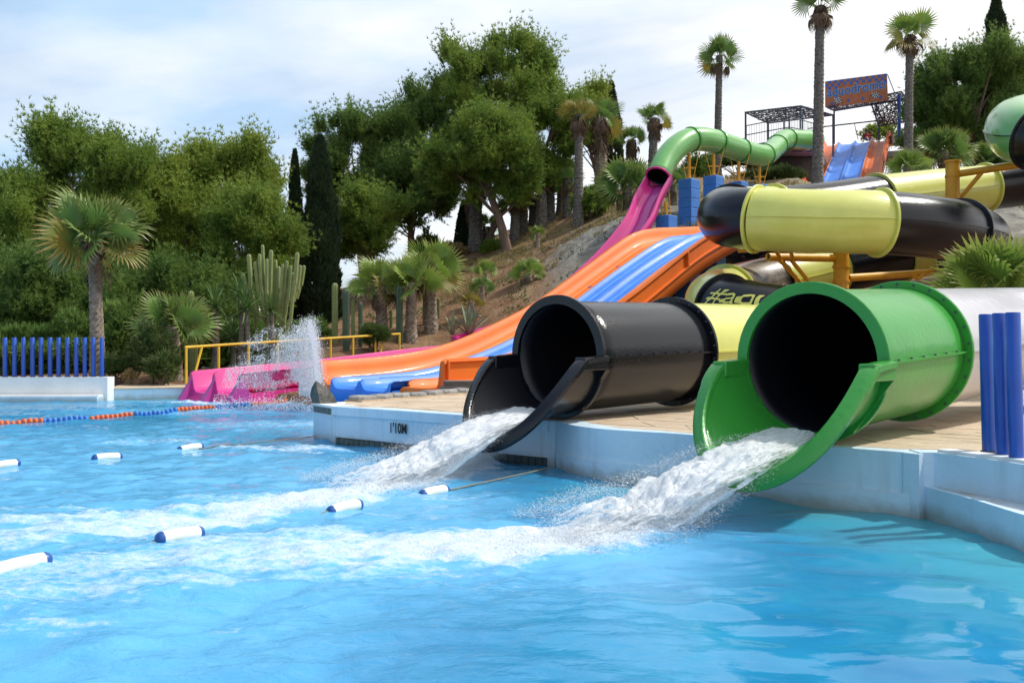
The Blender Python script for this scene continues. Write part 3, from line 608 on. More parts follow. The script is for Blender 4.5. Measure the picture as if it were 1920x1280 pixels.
def side_rib(path, r, parent, mat, bolts=.0, both=True):
    p, t, sd, up = frames(path)
    for s in ((1, -1) if both else (1,)):
        V = []; F = []; k = len(p)
        for i in range(k):
            b = p[i]+s*sd[i]*(r-.01)
            for du, dr in ((-.012, 0), (-.012, .04), (.012, .04), (.012, 0)): V.append(b+s*sd[i]*dr+up[i]*du)
        for i in range(k-1):
            for j in range(4): F.append((i*4+j, i*4+(j+1) % 4, i*4+4+(j+1) % 4, i*4+4+j))
        F += [(3, 2, 1, 0), tuple((k-1)*4+j for j in range(4))]
        mb = MB(); mb.add(V, F); o = mb.out('seam_rib', mat, parent)
        if bolts:
            bb = MB(); pp, ss = resample(np.array([p[i]+s*sd[i]*(r+.018)+up[i]*.012 for i in range(k)]), bolts)
            for q in pp[1:-1]: bb.tube([q, q+np.array([0, 0, .014])], .012, 6)
            bb.out('bolt', M['metal_dark'], o, kind='stuff')
def exit_flume(label, c, slope, segs, body, inner, rim_w, chute_mat, chute_in, tail):
    c = np.array(c, float); d = D45+np.array([0, 0, slope]); d /= np.linalg.norm(d); r = .685
    rt = root('tube_slide', label, 'water slide', (c[0], c[1], .55))
    L0 = segs[0]
    p0 = [c+d*s for s in np.linspace(0, L0, 10)]
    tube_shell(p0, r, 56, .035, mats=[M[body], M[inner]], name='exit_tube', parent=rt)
    side_rib(p0, r, rt, M[body], .26)
    ring(c-d*.012, d, r-.035, r+.075, .055, M[body if body != 'green' else 'green'], rt, 'mouth_rim')
    ring(c+d*L0, d, r-.01, r+.085, .05, M[body], rt, 'flange', bolts=26)
    # tail sections: list of (material, path points)
    for i, (mt, pts) in enumerate(tail):
        pts = np.array(pts); tube_shell(pts, r, 48, .03, mats=[M[mt], M[inner]], name='tube_section', parent=rt); side_rib(pts, r, rt, M[mt])
        e = pts[-1]; ring(e, pts[-1]-pts[-2], r-.01, r+.06, .05, M[mt], rt, 'flange')
    # open chute: half pipe whose rims sweep down to the lip
    d2 = D45.copy(); sd = np.cross(d2, [0, 0, 1.]); n = 44; V = []; F = []; rows = 22
    ph = np.linspace(-math.pi/2, math.pi/2, n+1)
    def ext(a): return .40+.84*max(0., math.cos(a))**.85
    def pt(a, l, rad, dz=0.):
        drop = .16*l*l+.02*l
        wide = 1+.05*min(1, l)
        return c-d2*l+sd*rad*math.sin(a)*wide+np.array([0, 0, -rad*math.cos(a)-drop+dz])
    def lmin(a): return -.02
    ri, ro = r-.03, r+.012
    for rad in (ri, ro):
        for i in range(rows+1):
            for a in ph: V.append(pt(a, -.02+(ext(a)+.02)*i/rows, rad))
    m = n+1; K = (rows+1)*m
    for i in range(rows):
        for j in range(n):
            q = (i*m+j, i*m+j+1, (i+1)*m+j+1, (i+1)*m+j); F.append(q); F.append(tuple(x+K for x in q[::-1]))
    nb = MB(); nb.add(V, F[0::2], 1); nb.v = [tuple(v) for v in V]; nb.f = F; nb.m = [1 if k % 2 == 0 else 0 for k in range(len(F))]
    o = nb.out('chute', [M[chute_mat], M[chute_in]], rt, smooth=True)
    # rolled rim running round the lip
    rail = []
    for a in ph: rail.append((pt(a, ext(a), r), a))
    left = [(pt(-math.pi/2, l, r), -math.pi/2) for l in np.linspace(-.0, .40, 5)]; right = [(pt(math.pi/2, l, r), math.pi/2) for l in np.linspace(.40, .0, 5)]
    seq = left+rail+right; V = []; F = []; k = len(seq)
    for i, (q, a) in enumerate(seq):
        outw = sd*math.sin(a)+np.array([0, 0, -math.cos(a)]); pa = seq[max(i-1, 0)][0]; pb = seq[min(i+1, k-1)][0]; t = pb-pa; t /= np.linalg.norm(t)+1e-9
        fw = np.cross(t, outw); fw /= np.linalg.norm(fw)+1e-9
        if fw@(-d2)+fw[2] < 0: fw = -fw
        w_ = .12 if abs(a) > 1.4 else .105; h_ = .028
        for du, dv in ((-.035, -h_), (-.045, .0), (-.03, h_), (w_*.55, h_+.006), (w_, h_-.012), (w_+.004, -.03), (w_-.012, -.04), (w_*.5, -.02)): V.append(q+outw*du+fw*dv)
    for i in range(k-1):
        for j in range(8): F.append((i*8+j, i*8+(j+1) % 8, i*8+8+(j+1) % 8, i*8+8+j))
    F += [tuple(range(7, -1, -1)), tuple((k-1)*8+j for j in range(8))]
    mb = MB(); mb.add(V, F); auto_smooth(mb.out('rolled_rim', M[chute_mat], rt), 50)
    for s in (1, -1):        # thick flange blocks where the rim meets the tube
        q = c+sd*s*(r+.035)-d2*.21; mb = MB(); mb.box((q[0], q[1], q[2]-.065), (.15, .44, .15), -R(45), .012); mb.out('rim_block', M[chute_mat], rt)
        a = c+sd*s*(r+.01)+d2*.0; mb = MB(); mb.add([a+np.array([0, 0, -.14])-d2*.05, a+sd*s*.10+np.array([0, 0, -.14])-d2*.05, a-sd*s*.26+np.array([0, 0, -.62])-d2*.05, a-sd*s*.34+np.array([0, 0, -.62])-d2*.05]+[a+np.array([0, 0, -.14])+d2*.03, a+sd*s*.10+np.array([0, 0, -.14])+d2*.03, a-sd*s*.26+np.array([0, 0, -.62])+d2*.03, a-sd*s*.34+np.array([0, 0, -.62])+d2*.03], [(0, 1, 2, 3), (7, 6, 5, 4), (0, 4, 5, 1), (1, 5, 6, 2), (2, 6, 7, 3), (3, 7, 4, 0)]); mb.out('web_plate', M[chute_mat], rt)
    return rt, c, d
gc = np.array([2.80, 8.5, 1.30]); gd = (D45+np.array([0, 0, .045])); gd /= np.linalg.norm(gd)
g_tail = catmull([gc+gd*2.05, gc+gd*3.6, gc+gd*5.4, gc+gd*6.6+np.array([.5, -.3, 0]), gc+gd*7.5+np.array([1.6, -1.2, .05]), gc+gd*8.0+np.array([3.2, -2.6, .1])], 8)
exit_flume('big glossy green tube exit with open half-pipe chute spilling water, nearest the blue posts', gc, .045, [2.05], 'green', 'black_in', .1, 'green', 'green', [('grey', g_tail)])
bc = np.array([.56, 11.1, 1.31]); bd = (D45+np.array([0, 0, .02])); bd /= np.linalg.norm(bd)
# spiral flume path (px, py, depth)
SP = [P(*a) for a in [(2150, 318, 27.0), (1990, 335, 27.6), (1850, 352, 27.6), (1740, 363, 26.6), (1645, 375, 25.6), (1560, 388, 24.8), (1480, 397, 24.2), (1420, 400, 23.6), (1378, 402, 22.7), (1362, 405, 21.6), (1385, 409, 20.6), (1440, 412, 20.05), (1530, 415, 19.8), (1640, 417, 19.75), (1740, 425, 20.2), (1808, 436, 21.2), (1838, 450, 22.7), (1815, 462, 24.2),
      (1750, 467, 25.0), (1680, 480, 25.0), (1570, 503, 24.6), (1500, 519, 24.2), (1430, 534, 23.6), (1380, 547, 22.8), (1345, 560, 21.6), (1345, 572, 20.3), (1390, 584, 19.4), (1470, 594, 19.2), (1600, 602, 19.6)]]
SPp = catmull(SP, 10); SPp, SPs = resample(SPp, .22)
def s_at(px, lo, hi):
    k = np.where((SPs >= lo) & (SPs <= hi))[0]; q = 960+1700*SPp[k, 0]/SPp[k, 1]; return k[np.argmin(abs(q-px))]
def spiral():
    rt = root('spiral_tube_slide', 'black and lime yellow tube slide coiling in two loops on mustard steel posts', 'water slide', (8, 22, .6))
    iL = np.argmin(SPp[:120, 0]/SPp[:120, 1]*0+np.hypot(SPp[:120, 0]-P(1362, 405, 21.6)[0], SPp[:120, 1]-21.6)); idx = lambda w: int(np.argmin(np.linalg.norm(SPp-P(*w), axis=1)))
    cuts = [0, idx((1850, 352, 27.6)), idx((1645, 375, 25.6)), idx((1440, 399, 24.0)), idx((1372, 403, 22.5)), idx((1420, 411, 20.2)), idx((1640, 417, 19.75)), idx((1800, 434, 21.0)), idx((1770, 466, 24.8)), idx((1686, 479, 25.0)), idx((1570, 503, 24.6)), idx((1455, 529, 23.8)), idx((1362, 553, 22.3)), idx((1362, 577, 19.9)), len(SPp)-1]
    cols = ['black', 'yellow', 'black', 'yellow', 'black', 'yellow', 'black', 'black', 'yellow', 'black', 'yellow', 'black_worn', 'yellow', 'black']
    for a, b, cname in zip(cuts[:-1], cuts[1:], cols):
        if b-a < 2: continue
        seg = SPp[a:b+1]; tube_shell(seg, .69, 44, 0, mats=[M[cname]], name='tube_section', parent=rt); side_rib(seg, .685, rt, M[cname])
    for k, cname in zip(cuts[1:-1], ['yellow', 'yellow', 'yellow', 'black', 'yellow', 'yellow', 'black', 'yellow', 'yellow', 'black', 'black', 'yellow', 'black']):
        ring(SPp[k], SPp[k+1]-SPp[k-1], .66, .765, .06, M[cname], rt, 'flange')
    # lettering wrapped on the lowest black section
    v, f = text_mesh('#aqua', .44, .004, .05, .25); v[:, 0] *= .92
    seg = SPp[cuts[-2]:]; sg, ss = resample(seg, .05); p, t, sd, up = frames(sg); V = []
    x0 = v[:, 0].min()
    for x, y, z in v:
        s = .20+(x-x0); st_ = ss[1]-ss[0]; i = int(np.clip(s/st_, 0, len(p)-1)); a = y*1.15/.69+.24
        V.append(p[i]+(s-i*st_)*t[i]+.699*(math.cos(a)*sd[i]+math.sin(a)*up[i]))
    obj('lettering', V, f, M['yellow'], rt)
spiral()
tailA = catmull([bc+bd*2.37, bc+bd*3.6, bc+bd*5.0, bc+bd*6.1+np.array([.1, -.02, .04])], 8)
exit_flume('glossy black tube exit with open half-pipe chute spilling water, beside the pier', bc, .02, [2.37], 'black', 'black_in', .1, 'black', 'black_in', [('yellow', tailA)])

def upper_flumes():
    rt = root('tube_slide', 'green and black tube slide bend high at the right edge of the picture', 'water slide', P(1920, 250, 22))
    pts = [P(*a) for a in [(2230, 190, 27), (2100, 200, 26), (1990, 214, 24.6), (1925, 228, 23.2), (1905, 240, 21.9), (1935, 256, 20.6), (2010, 270, 19.9), (2120, 280, 19.6), (2260, 290, 19.5)]]
    p, s = resample(catmull(pts, 10), .2); j = int(np.argmin(np.linalg.norm(p-P(1940, 258, 20.4), axis=1)))
    tube_shell(p[:j+1], .69, 44, 0, mats=[M['green_lt']], name='tube_section', parent=rt); tube_shell(p[j:], .69, 44, 0, mats=[M['black']], name='tube_section', parent=rt)
    side_rib(p, .685, rt, M['black']); ring(p[j], p[j+1]-p[j-1], .66, .745, .05, M['black'], rt)
    # small green body slide
    rt = root('tube_slide', 'narrow light green tube slide arching down from the platform to the pink chute', 'water slide', P(1300, 300, 37))
    pts = [P(*a) for a in [(1530, 262, 48), (1500, 262, 47), (1470, 262, 46), (1452, 278, 44.2), (1434, 291, 42.5), (1405, 287, 41.2), (1370, 275, 40), (1330, 263, 38.8), (1295, 262, 38), (1268, 277, 37.4), (1247, 303, 36.9), (1234, 332, 36.4)]]
    p, s = resample(catmull(pts, 10), .2); p = p[::-1]
    marks = [0]+sorted(int(np.argmin(np.linalg.norm(p-P(*w), axis=1))) for w in [(1296, 262, 38), (1342, 267, 39.2), (1388, 281, 40.6), (1432, 290, 42.4), (1458, 272, 44.8), (1480, 261, 46.3)])+[len(p)-1]
    for a, b in zip(marks[:-1], marks[1:]):
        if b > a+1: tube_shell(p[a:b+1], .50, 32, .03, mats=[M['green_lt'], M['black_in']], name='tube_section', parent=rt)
    for k in marks[1:-1]: ring(p[k], p[k+1]-p[k-1], .49, .54, .05, M['green'], rt, 'flange', 36)
    ring(p[0], p[1]-p[0], .46, .54, .06, M['pink'], rt, 'mouth_rim', 36)
    return p, marks
GP, GM = upper_flumes()

# ------------------------------------------------------------------ open multi-lane slide
def loft(name, stations, prof, mat, parent, cap=True, lines=None):
    """stations: list of (L, R) rail floor points; prof: list of (frac, lateral offset m, height)"""
    V = []; m = len(prof); k = len(stations)
    for Lp, Rp in stations:
        Lp, Rp = np.array(Lp), np.array(Rp); ax = Rp-Lp; W_ = np.linalg.norm(ax); ax = ax/W_
        for fr, off, h in prof: V.append(Lp+ax*(fr*W_+off)+np.array([0, 0, h]))
    i = np.arange(k*m).reshape(k, m); F = np.stack([i[:-1, :-1], i[:-1, 1:], i[1:, 1:], i[1:, :-1]], -1).reshape(-1, 4).tolist()
    if cap:
        n0 = len(V); row = V[:m]; lo_ = [np.array([q[0], q[1], q[2]-.45 if True else 0]) for q in row]
        d = np.array(V[0])-np.array(V[m]); d[2] = 0; d /= np.linalg.norm(d)+1e-9
        zb = min(q[2] for q in row)-.42
        V += [np.array([q[0]+d[0]*.10, q[1]+d[1]*.10, q[2]-.05]) for q in row]; V += [np.array([q[0]+d[0]*.16, q[1]+d[1]*.16, zb]) for q in row]
        for j in range(m-1): F.append([j+1, j, n0+j, n0+j+1]); F.append([n0+j+1, n0+j, n0+m+j, n0+m+j+1])
    o = obj(name, V, F, mat, parent, smooth=True); auto_smooth(o, 48)
    sm = o.modifiers.new('thickness', 'SOLIDIFY'); sm.thickness = .022; sm.offset = -1
    return o
F0 = np.array([-5.15, 20.9]); N0 = np.array([-1.85, 18.0]); dd = D45[:2]
def al(P0, px, py):
    k = (px-960)/1700; t = (k*P0[1]-P0[0])/(dd[0]-k*dd[1]); p = np.array(P0)+t*dd; return float(p@dd), 1.5+(640-py)*p[1]/1700
fu = np.array([(10.4, 1.0)]+[al(F0, *q) for q in [(600, 677), (740, 668), (830, 650), (900, 622), (1000, 572), (1100, 500), (1180, 441), (1230, 415)]])
nu = np.array([al(N0, *q) for q in [(785, 675), (960, 667), (1165, 565), (1230, 513), (1290, 465), (1320, 440)]])
def slide_stations():
    st = []
    for u in np.r_[np.arange(11.2, 24.9, .45)]:
        zf = np.interp(u, fu[:, 0], fu[:, 1])-.52; zn = np.interp(u, nu[:, 0], nu[:, 1])-.66
        if u > nu[-1, 0]: zn = min(zf+.42, nu[-1, 1]-.66+(u-nu[-1, 0])*.35)
        st.append((u, zf, zn))
    st = np.array(st)
    ker = np.array([1, 2, 3, 2, 1.])/9
    for c_ in (1, 2): st[:, c_] = np.convolve(np.r_[[st[0, c_]]*2, st[:, c_], [st[-1, c_]]*2], ker, 'valid')
    S = []
    pf0, pn0 = F0-dd*(F0@dd), N0-dd*(N0@dd)
    for u, zf, zn in st: a = pf0+dd*u; b = pn0+dd*u; S.append((np.array([a[0], a[1], zf]), np.array([b[0], b[1], zn])))
    # level crest, then the long upper run to the start platform
    a, b = S[-1]; top = []
    ctr = [(a+b)/2]; wd = np.linalg.norm((b-a)[:2])/2; w0 = wd
    C = [tuple((a+b)/2), (9.3, 32.6, 5.3), (10.8, 35.2, 5.55), (13.4, 40.2, 6.9), (16.9, 47.2, 9.2), (18.5, 50.8, 10.6), (20.15, 54.3, 12.3), (21.75, 57.6, 14.0), (22.35, 58.9, 14.25), (23.05, 60.4, 14.3)]
    pth, s = resample(catmull(C, 8), .9); t = np.gradient(pth[:, :2], axis=0); t /= np.linalg.norm(t, axis=1)[:, None]
    for q, tt in zip(pth[1:], t[1:]):
        nr = np.array([tt[1], -tt[0]]); wd = w0*(1-.10*min(1, max(0, q[1]-36)/8)); S.append((np.array([q[0]-nr[0]*wd, q[1]-nr[1]*wd, q[2]]), np.array([q[0]+nr[0]*wd, q[1]+nr[1]*wd, q[2]])))
    return S
SS = slide_stations()
def multi_slide():
    rt = root('multi_lane_slide', 'four lane open water slide with orange outer lanes and two blue centre lanes', 'water slide', (-1, 22, .4))
    e = .16
    def lane(lo, hi, l_, r_): 
        return ([(lo, 0.0, .19), (lo, .05, .185), (lo, .10, .10), (lo, .16, .035), (lo, .26, .0)] if not l_ else [(lo, -.20, .25), (lo, -.16, .50), (lo, -.14, .52), (lo, -.02, .525), (lo, .01, .50), (lo, .06, .32), (lo, .13, .14), (lo, .24, .04), (lo, .36, 0)]) + \
               ([(hi, -.26, 0), (hi, -.16, .035), (hi, -.10, .10), (hi, -.05, .185), (hi, -.0, .19)] if not r_ else [(hi, -.30, 0), (hi, -.2, .05), (hi, -.10, .2), (hi, -.05, .5), (hi, -.03, .64), (hi, .0, .665), (hi, .10, .66), (hi, .115, .60), (hi, .05, .57), (hi, .06, .22), (hi, .13, .20), (hi, .13, .16), (hi, .07, .14), (hi, .10, -.22)])
    sp = len([s for s in SS if s[0][1] < 36])
    st0 = [2, 1, 1, 2]
    for i in range(4):
        mt = ['orange', 'blue', 'blue', 'orange'][i]; 
        loft('orange_lane' if i in (0, 3) else 'blue_lane', SS[st0[i]:sp+1], lane(i/4, (i+1)/4, i == 0, i == 3), M[mt], rt)
        loft('orange_lane' if i in (0, 3) else 'blue_lane', SS[sp:], lane(i/4, (i+1)/4, i == 0, i == 3), M['orange_old' if i in (0, 3) else 'blue'], rt, cap=False)
    for i in range(4):       # closed base under each run-out lane
        seg = SS[st0[i]:st0[i]+9]; f0, f1 = i/4+.012, (i+1)/4-.012; A_ = [s[0]+(s[1]-s[0])*f0 for s in seg]; B_ = [s[0]+(s[1]-s[0])*f1 for s in seg]; V = []
        for a_, b_ in zip(A_, B_): V += [a_+np.array([0, 0, -.02]), b_+np.array([0, 0, -.02]), (b_[0], b_[1], -.3), (a_[0], a_[1], -.3)]
        mb = MB(); mb.add(V, [(0, 1, 2, 3), (35, 34, 33, 32)]+[(4*q_+j_, 4*q_+(j_+1) % 4, 4*q_+4+(j_+1) % 4, 4*q_+4+j_) for q_ in range(8) for j_ in range(4)]); mb.out('lane_base', M['orange' if i in (0, 3) else 'blue'], rt)
    for i, fr in enumerate((.25, .5, .75)):    # paler stripes along the rib crests
        loft('divider_crest', SS[2:], [(fr, -.024, .190), (fr, -.018, .202), (fr, .018, .202), (fr, .024, .190)], M['orange_line' if i != 1 else 'blue_line'], rt, cap=False)
    loft('pale_rib', SS[2:sp], [(0, .28, .018), (0, .30, .036), (0, .33, .032), (0, .345, .012)], M['orange_line'], rt, cap=False)
    for fr, off in ((.25, -.30), (.5, -.3), (.75, -.3), (.25, .3), (.5, .3)):
        loft('pale_rib', SS[1:sp], [(fr, off-.02, .003), (fr, off-.008, .014), (fr, off+.008, .014), (fr, off+.02, .003)], M['blue_line' if not (fr == .25 and off < 0) else 'orange_line'], rt, cap=False)
    # joint plates on the near flank
    for k in range(5, len(SS)-3, 8):
        Lp, Rp = SS[k]; ax = (Rp-Lp)/np.linalg.norm(Rp-Lp); tg = SS[k+1][1]-Rp; tg /= np.linalg.norm(tg); q = Rp+ax*.085
        mb = MB(); V = [q+ax*o1+tg*o2+np.array([0, 0, z]) for z in (.2, .6) for o1, o2 in ((-.03, -.025), (.045, -.025), (.045, .025), (-.03, .025))]
        mb.add(V, [(3, 2, 1, 0), (4, 5, 6, 7), (0, 1, 5, 4), (1, 2, 6, 5), (2, 3, 7, 6), (3, 0, 4, 7)]); mb.out('joint_plate', M['orange'], rt)
    # cut end of the near wall
    Lp, Rp = SS[2]; ax = (Rp-Lp)/np.linalg.norm(Rp-Lp); mb = MB(); q = Rp+ax*.06
    mb.box((q[0], q[1], q[2]+.33), (.16, .05, .62), math.atan2(ax[1], ax[0]), .01); mb.out('end_plate', M['orange'], rt)
    # lane mouth lips and side skirts at the run-out
    for k, (fr0, fr1, mt) in enumerate(((.78, .98, 'orange'), (1.02, 1.2, 'orange'))):
        Lp, Rp = SS[2]; a = Lp+(Rp-Lp)*fr0; b = Lp+(Rp-Lp)*fr1; tt = np.array([dd[0], dd[1], 0])
        mb = MB(); c = (a+b)/2-tt*.15; mb.box((c[0], c[1], c[2]-.16), (np.linalg.norm(b-a)*1.15, .5, .44), math.atan2((b-a)[1], (b-a)[0]), .06); mb.out('mouth_lip', M[mt], rt)
    # shared underside frame and blue pillars
    for u in (9, 14, 19, 23, 26):
        Lp, Rp = SS[u]; 
        for s in (.15, .88):
            q = Lp+(Rp-Lp)*s; g = gz(q[0], q[1]); 
            if q[2]-.3-g > .4:
                p = root('block_pillar', '', 'pillar', (q[0], q[1], g-.3)); mb = MB(); mb.box((q[0], q[1], (q[2]-.12+g-.4)/2), (.5, .5, q[2]-.12-g+.4), R(45), .01); mb.out('column', M['block'], p); PILL.append(p)
PILL = []
multi_slide()
for n_, p in enumerate(PILL):
    xx = int(960+1700*p.location.x/p.location.y)
    p['label'] = ['lowest', 'second', 'third', 'fourth', 'fifth', 'sixth', 'seventh', 'eighth', 'ninth', 'tenth'][n_]+' blue block pillar counted uphill under the orange and blue slide'; p['group'] = 'blue pillars under the open slide'

def pink_slide():
    rt = root('pink_slide', 'pink open slide running beside the orange lane and climbing to the green tube mouth', 'water slide', (-5, 26, .4))
    P0 = np.array([-8.26, 23.6]); pr = np.array([.707, -.707])
    ru = [(0.0, .74), (3.81, .99), (6.73, 1.25), (8.48, 1.38), (9.6, 1.48)]
    S = []
    for t in np.arange(0, 9.7, .6):
        z = np.interp(t, [a for a, b in ru], [b for a, b in ru])-.50; a = P0+dd*t; b = a+pr*2.5; S.append((np.array([a[0], a[1], z]), np.array([b[0], b[1], z])))
    def prof(lo, hi): return [(lo, -.07, .1), (lo, -.06, .46), (lo, -.04, .50), (lo, .04, .50), (lo, .08, .42), (lo, .16, .12), (lo, .26, .02), (lo, .4, 0), (hi, -.4, 0), (hi, -.26, .02), (hi, -.16, .12), (hi, -.08, .42), (hi, -.04, .5), (hi, -.01, .5)]
    loft('pink_lane', S, prof(0, .5), M['pink'], rt); loft('pink_lane', S, prof(.5, 1), M['pink'], rt)
    for fr in (.0, .5, 1.):
        a = S[0][0]+(S[0][1]-S[0][0])*fr; t3 = np.array([dd[0], dd[1], 0]); n3 = np.array([pr[0], pr[1], 0]); w = .05
        V = []
        for s in (-w, w): V += [a+n3*s+np.array([0, 0, .46]), a+n3*s*2-t3*.55+np.array([0, 0, -.42]), a+n3*s*2+t3*.3+np.array([0, 0, -.42])]
        mb = MB(); mb.add(V, [(0, 1, 2), (5, 4, 3), (0, 3, 4, 1), (1, 4, 5, 2), (2, 5, 3, 0)]); mb.out('end_fin', M['purple'], rt)
    a, b = S[0]; V = [a-np.array([.3, .3, .45]), b-np.array([.3, .3, .45]), b+np.array([0, 0, .01]), a+np.array([0, 0, .01])]; mb = MB(); mb.add(V+[v+np.array([.05, .05, -.02]) for v in V], [(0, 1, 2, 3), (7, 6, 5, 4), (0, 4, 5, 1), (1, 5, 6, 2), (2, 6, 7, 3), (3, 7, 4, 0)]); mb.out('mouth_lip', M['pink'], rt)
    mb = MB(); A_ = [s[0] for s in S[:10]]; B_ = [s[1] for s in S[:10]]; V = []
    for a_, b_ in zip(A_, B_): V += [a_+np.array([0, 0, -.02]), b_+np.array([0, 0, -.02]), (b_[0], b_[1], -.3), (a_[0], a_[1], -.3)]
    mb.add(V, [(0, 1, 2, 3), (39, 38, 37, 36)]+[(4*q_+j_, 4*q_+(j_+1) % 4, 4*q_+4+(j_+1) % 4, 4*q_+4+j_) for q_ in range(9) for j_ in range(4)]); mb.out('lane_base', M['pink'], rt)
    # climbing part
    e = S[-1]; c0 = e[0]+(e[1]-e[0])*.25
    C = [tuple(c0), tuple(P(880, 655, 30.4)), tuple(P(1000, 610, 32)), tuple(P(1120, 520, 33.8)), tuple(P(1192, 437, 34.9)), tuple(P(1214, 388, 35.6)), tuple(P(1232, 356, 36.2)), tuple(P(1236, 348, 36.6))]
    pth, s = resample(catmull(C, 8), .35); t = np.gradient(pth[:, :2], axis=0); t /= np.linalg.norm(t, axis=1)[:, None]
    S2 = []
    for q, tt in zip(pth, t):
        u_ = smooth01(np.array((q[1]-31.5)/2.5)); nr = np.array([tt[1], -tt[0], 0])*.56*(1-u_)+u_*np.array([.50, -.16, 0]); S2.append((q-nr, q+nr))
    loft('pink_chute', S2, [(0, -.02, .1), (0, -.01, .46), (0, .01, .5), (0, .06, .5), (0, .09, .42), (0, .13, .14), (0, .2, .02), (0, .3, 0)]+[(1, -.3, 0), (1, -.2, .02), (1, -.13, .14), (1, -.09, .42), (1, -.06, .5), (1, -.01, .5), (1, .01, .46), (1, .02, .1)], M['pink'], rt, cap=False)
    loft('worn_runner', S2, [(.3, 0, .004), (.5, 0, .006), (.72, 0, .004)], M['purple'], rt, cap=False)
pink_slide()

# ------------------------------------------------------------------ supports
def support(i, px, ytop, Y, w, tubek, label):
    a = P(px, ytop, Y); g = gz(a[0], a[1])-.4; p = root('tube_support', label, 'support', (a[0], a[1], g), 'blue block supports under the green tube')
    mb = MB(); mb.box((a[0], a[1], (a[2]+g)/2), (w, w, a[2]-g), R(45), .02); blk = mb.out('block_column', M['block'], p)
    # visible block joints: recessed grooves made by thin proud courses
    j = MB(); z = a[2]-.02
    while z > g+.3 and z > a[2]-6:
        j.box((a[0], a[1], z-.20), (w+.03, w+.03, .37), R(45), .012); z -= .4
    j.out('block_course', M['block'], p)
    q = GP[tubek]; top = np.array([a[0], a[1], q[2]-.55]); mb = MB(); mb.tube([a, top], .075, 12); mb.tube([a+np.array([0, 0, .02]), a+np.array([0, 0, .05])], .2, 12); mb.out('post', M['mustard'], p)
    mb = MB()
    for s in (-1, 1):
        mb.tube([a+np.array([.14*s, -.15, 0]), np.array([a[0]+.50*s, a[1]-.1, q[2]-.02])], .017, 6)
    mb.box((a[0], a[1], a[2]+.45*(top[2]-a[2])), (.5, .1, .06)); mb.out('strap', M['mustard'], p, kind='stuff')
def kof(px): return int(np.argmin(abs(960+1700*GP[:, 0]/GP[:, 1]-px)))
support(0, 1292, 337, 37.9, .62, kof(1290), 'tallest blue block column under the green tube, first right of the pink chute')
support(1, 1338, 331, 39.0, .62, kof(1338), 'blue block column with yellow post second from the pink chute')
support(2, 1385, 342, 40.4, .6, kof(1386), 'short blue block column with yellow post third from the pink chute')
support(3, 1424, 347, 42.0, .6, kof(1426), 'mostly hidden blue block column nearest the platform')
p = root('tube_support', 'small blue block with yellow straps beside the pink chute foot', 'support', P(1248, 415, 35.5), 'blue block supports under the green tube')
a = P(1250, 405, 35.5); mb = MB(); mb.box((a[0], a[1], a[2]-.8), (.6, .6, 1.6), R(45), .02); mb.out('block_column', M['block'], p)
mb = MB(); mb.tube([a, a+np.array([-.05, 0, .55])], .07, 10); mb.tube([a+np.array([.15, 0, 0]), a+np.array([.1, 0, .9])], .02, 6); mb.tube([a-np.array([.15, 0, 0]), a+np.array([-.25, 0, .9])], .02, 6); mb.out('post', M['mustard'], p)

def steel():
    p = root('steel_support', 'mustard steel column with side arms under the front yellow tube section', 'support', P(1577, 640, 21.6))
    c = P(1577, 462, 21.9); mb = MB(); mb.tube([(c[0], c[1], -.0), (c[0], c[1], c[2]+.05)], .18, 20); auto_smooth(mb.out('column', M['mustard'], p))
    b = P(1577, 500, 21.9); mb = MB()
    for zz in (470, 500, 527): q = P(1577, zz, 21.9); mb.tube([q+np.array([0, 0, -.03]), q+np.array([0, 0, .03])], .205, 20)
    mb.out('collar', M['mustard'], p)
    def arm(pts, r, nm='arm'): mb = MB(); mb.tube(pts, r, 14); auto_smooth(mb.out(nm, M['mustard'], p))
    arm([P(1440, 482, 20.9), P(1566, 484, 21.9)], .095); arm([P(1590, 521, 21.9), P(1745, 511, 23.4)], .095)
    arm([P(1385, 468, 22.3), P(1470, 463, 22.6)], .08)
    arm([P(1484, 488, 21.2), P(1518, 530, 21.6)], .05, 'brace'); arm([P(1462, 488, 21.0), P(1506, 535, 21.9)], .05, 'brace'); arm([P(1700, 514, 23.0), P(1722, 522, 23), P(1740, 508, 23.3)], .05, 'brace')
    arm([P(1455, 470, 20.2), P(1462, 482, 20.9)], .045, 'brace'); arm([P(1480, 465, 20.0), P(1486, 482, 21.0)], .045, 'brace')
    mb = MB(); q = P(1440, 482, 20.9); mb.tube([q+np.array([-.004, 0, 0]), q+np.array([-.01, 0, 0])], .065, 14); mb.out('arm_mouth', M['black_in'], p)
    p = root('steel_support', 'tall mustard steel column with raking arm holding the high green and black tube', 'support', P(1785, 640, 23.2))
    c = P(1786, 303, 23.2); mb = MB(); mb.tube([(c[0], c[1], 0), c], .17, 20); mb.tube([c-np.array([0, 0, .03]), c+np.array([0, 0, .02])], .205, 20); auto_smooth(mb.out('column', M['mustard'], p))
    for zz in (330, 378): mb = MB(); q = P(1786, zz, 23.2); mb.tube([q+np.array([0, 0, -.03]), q+np.array([0, 0, .03])], .19, 20); mb.out('collar', M['mustard'], p)
    arm([P(1790, 327, 23.2), P(1925, 307, 22.4), P(2050, 290, 21.8)], .09); arm([P(1800, 372, 23.2), P(1842, 322, 22.9)], .055, 'brace')
    arm([P(1904, 305, 22.4), P(1904, 288, 21.9)], .05, 'brace')
steel()
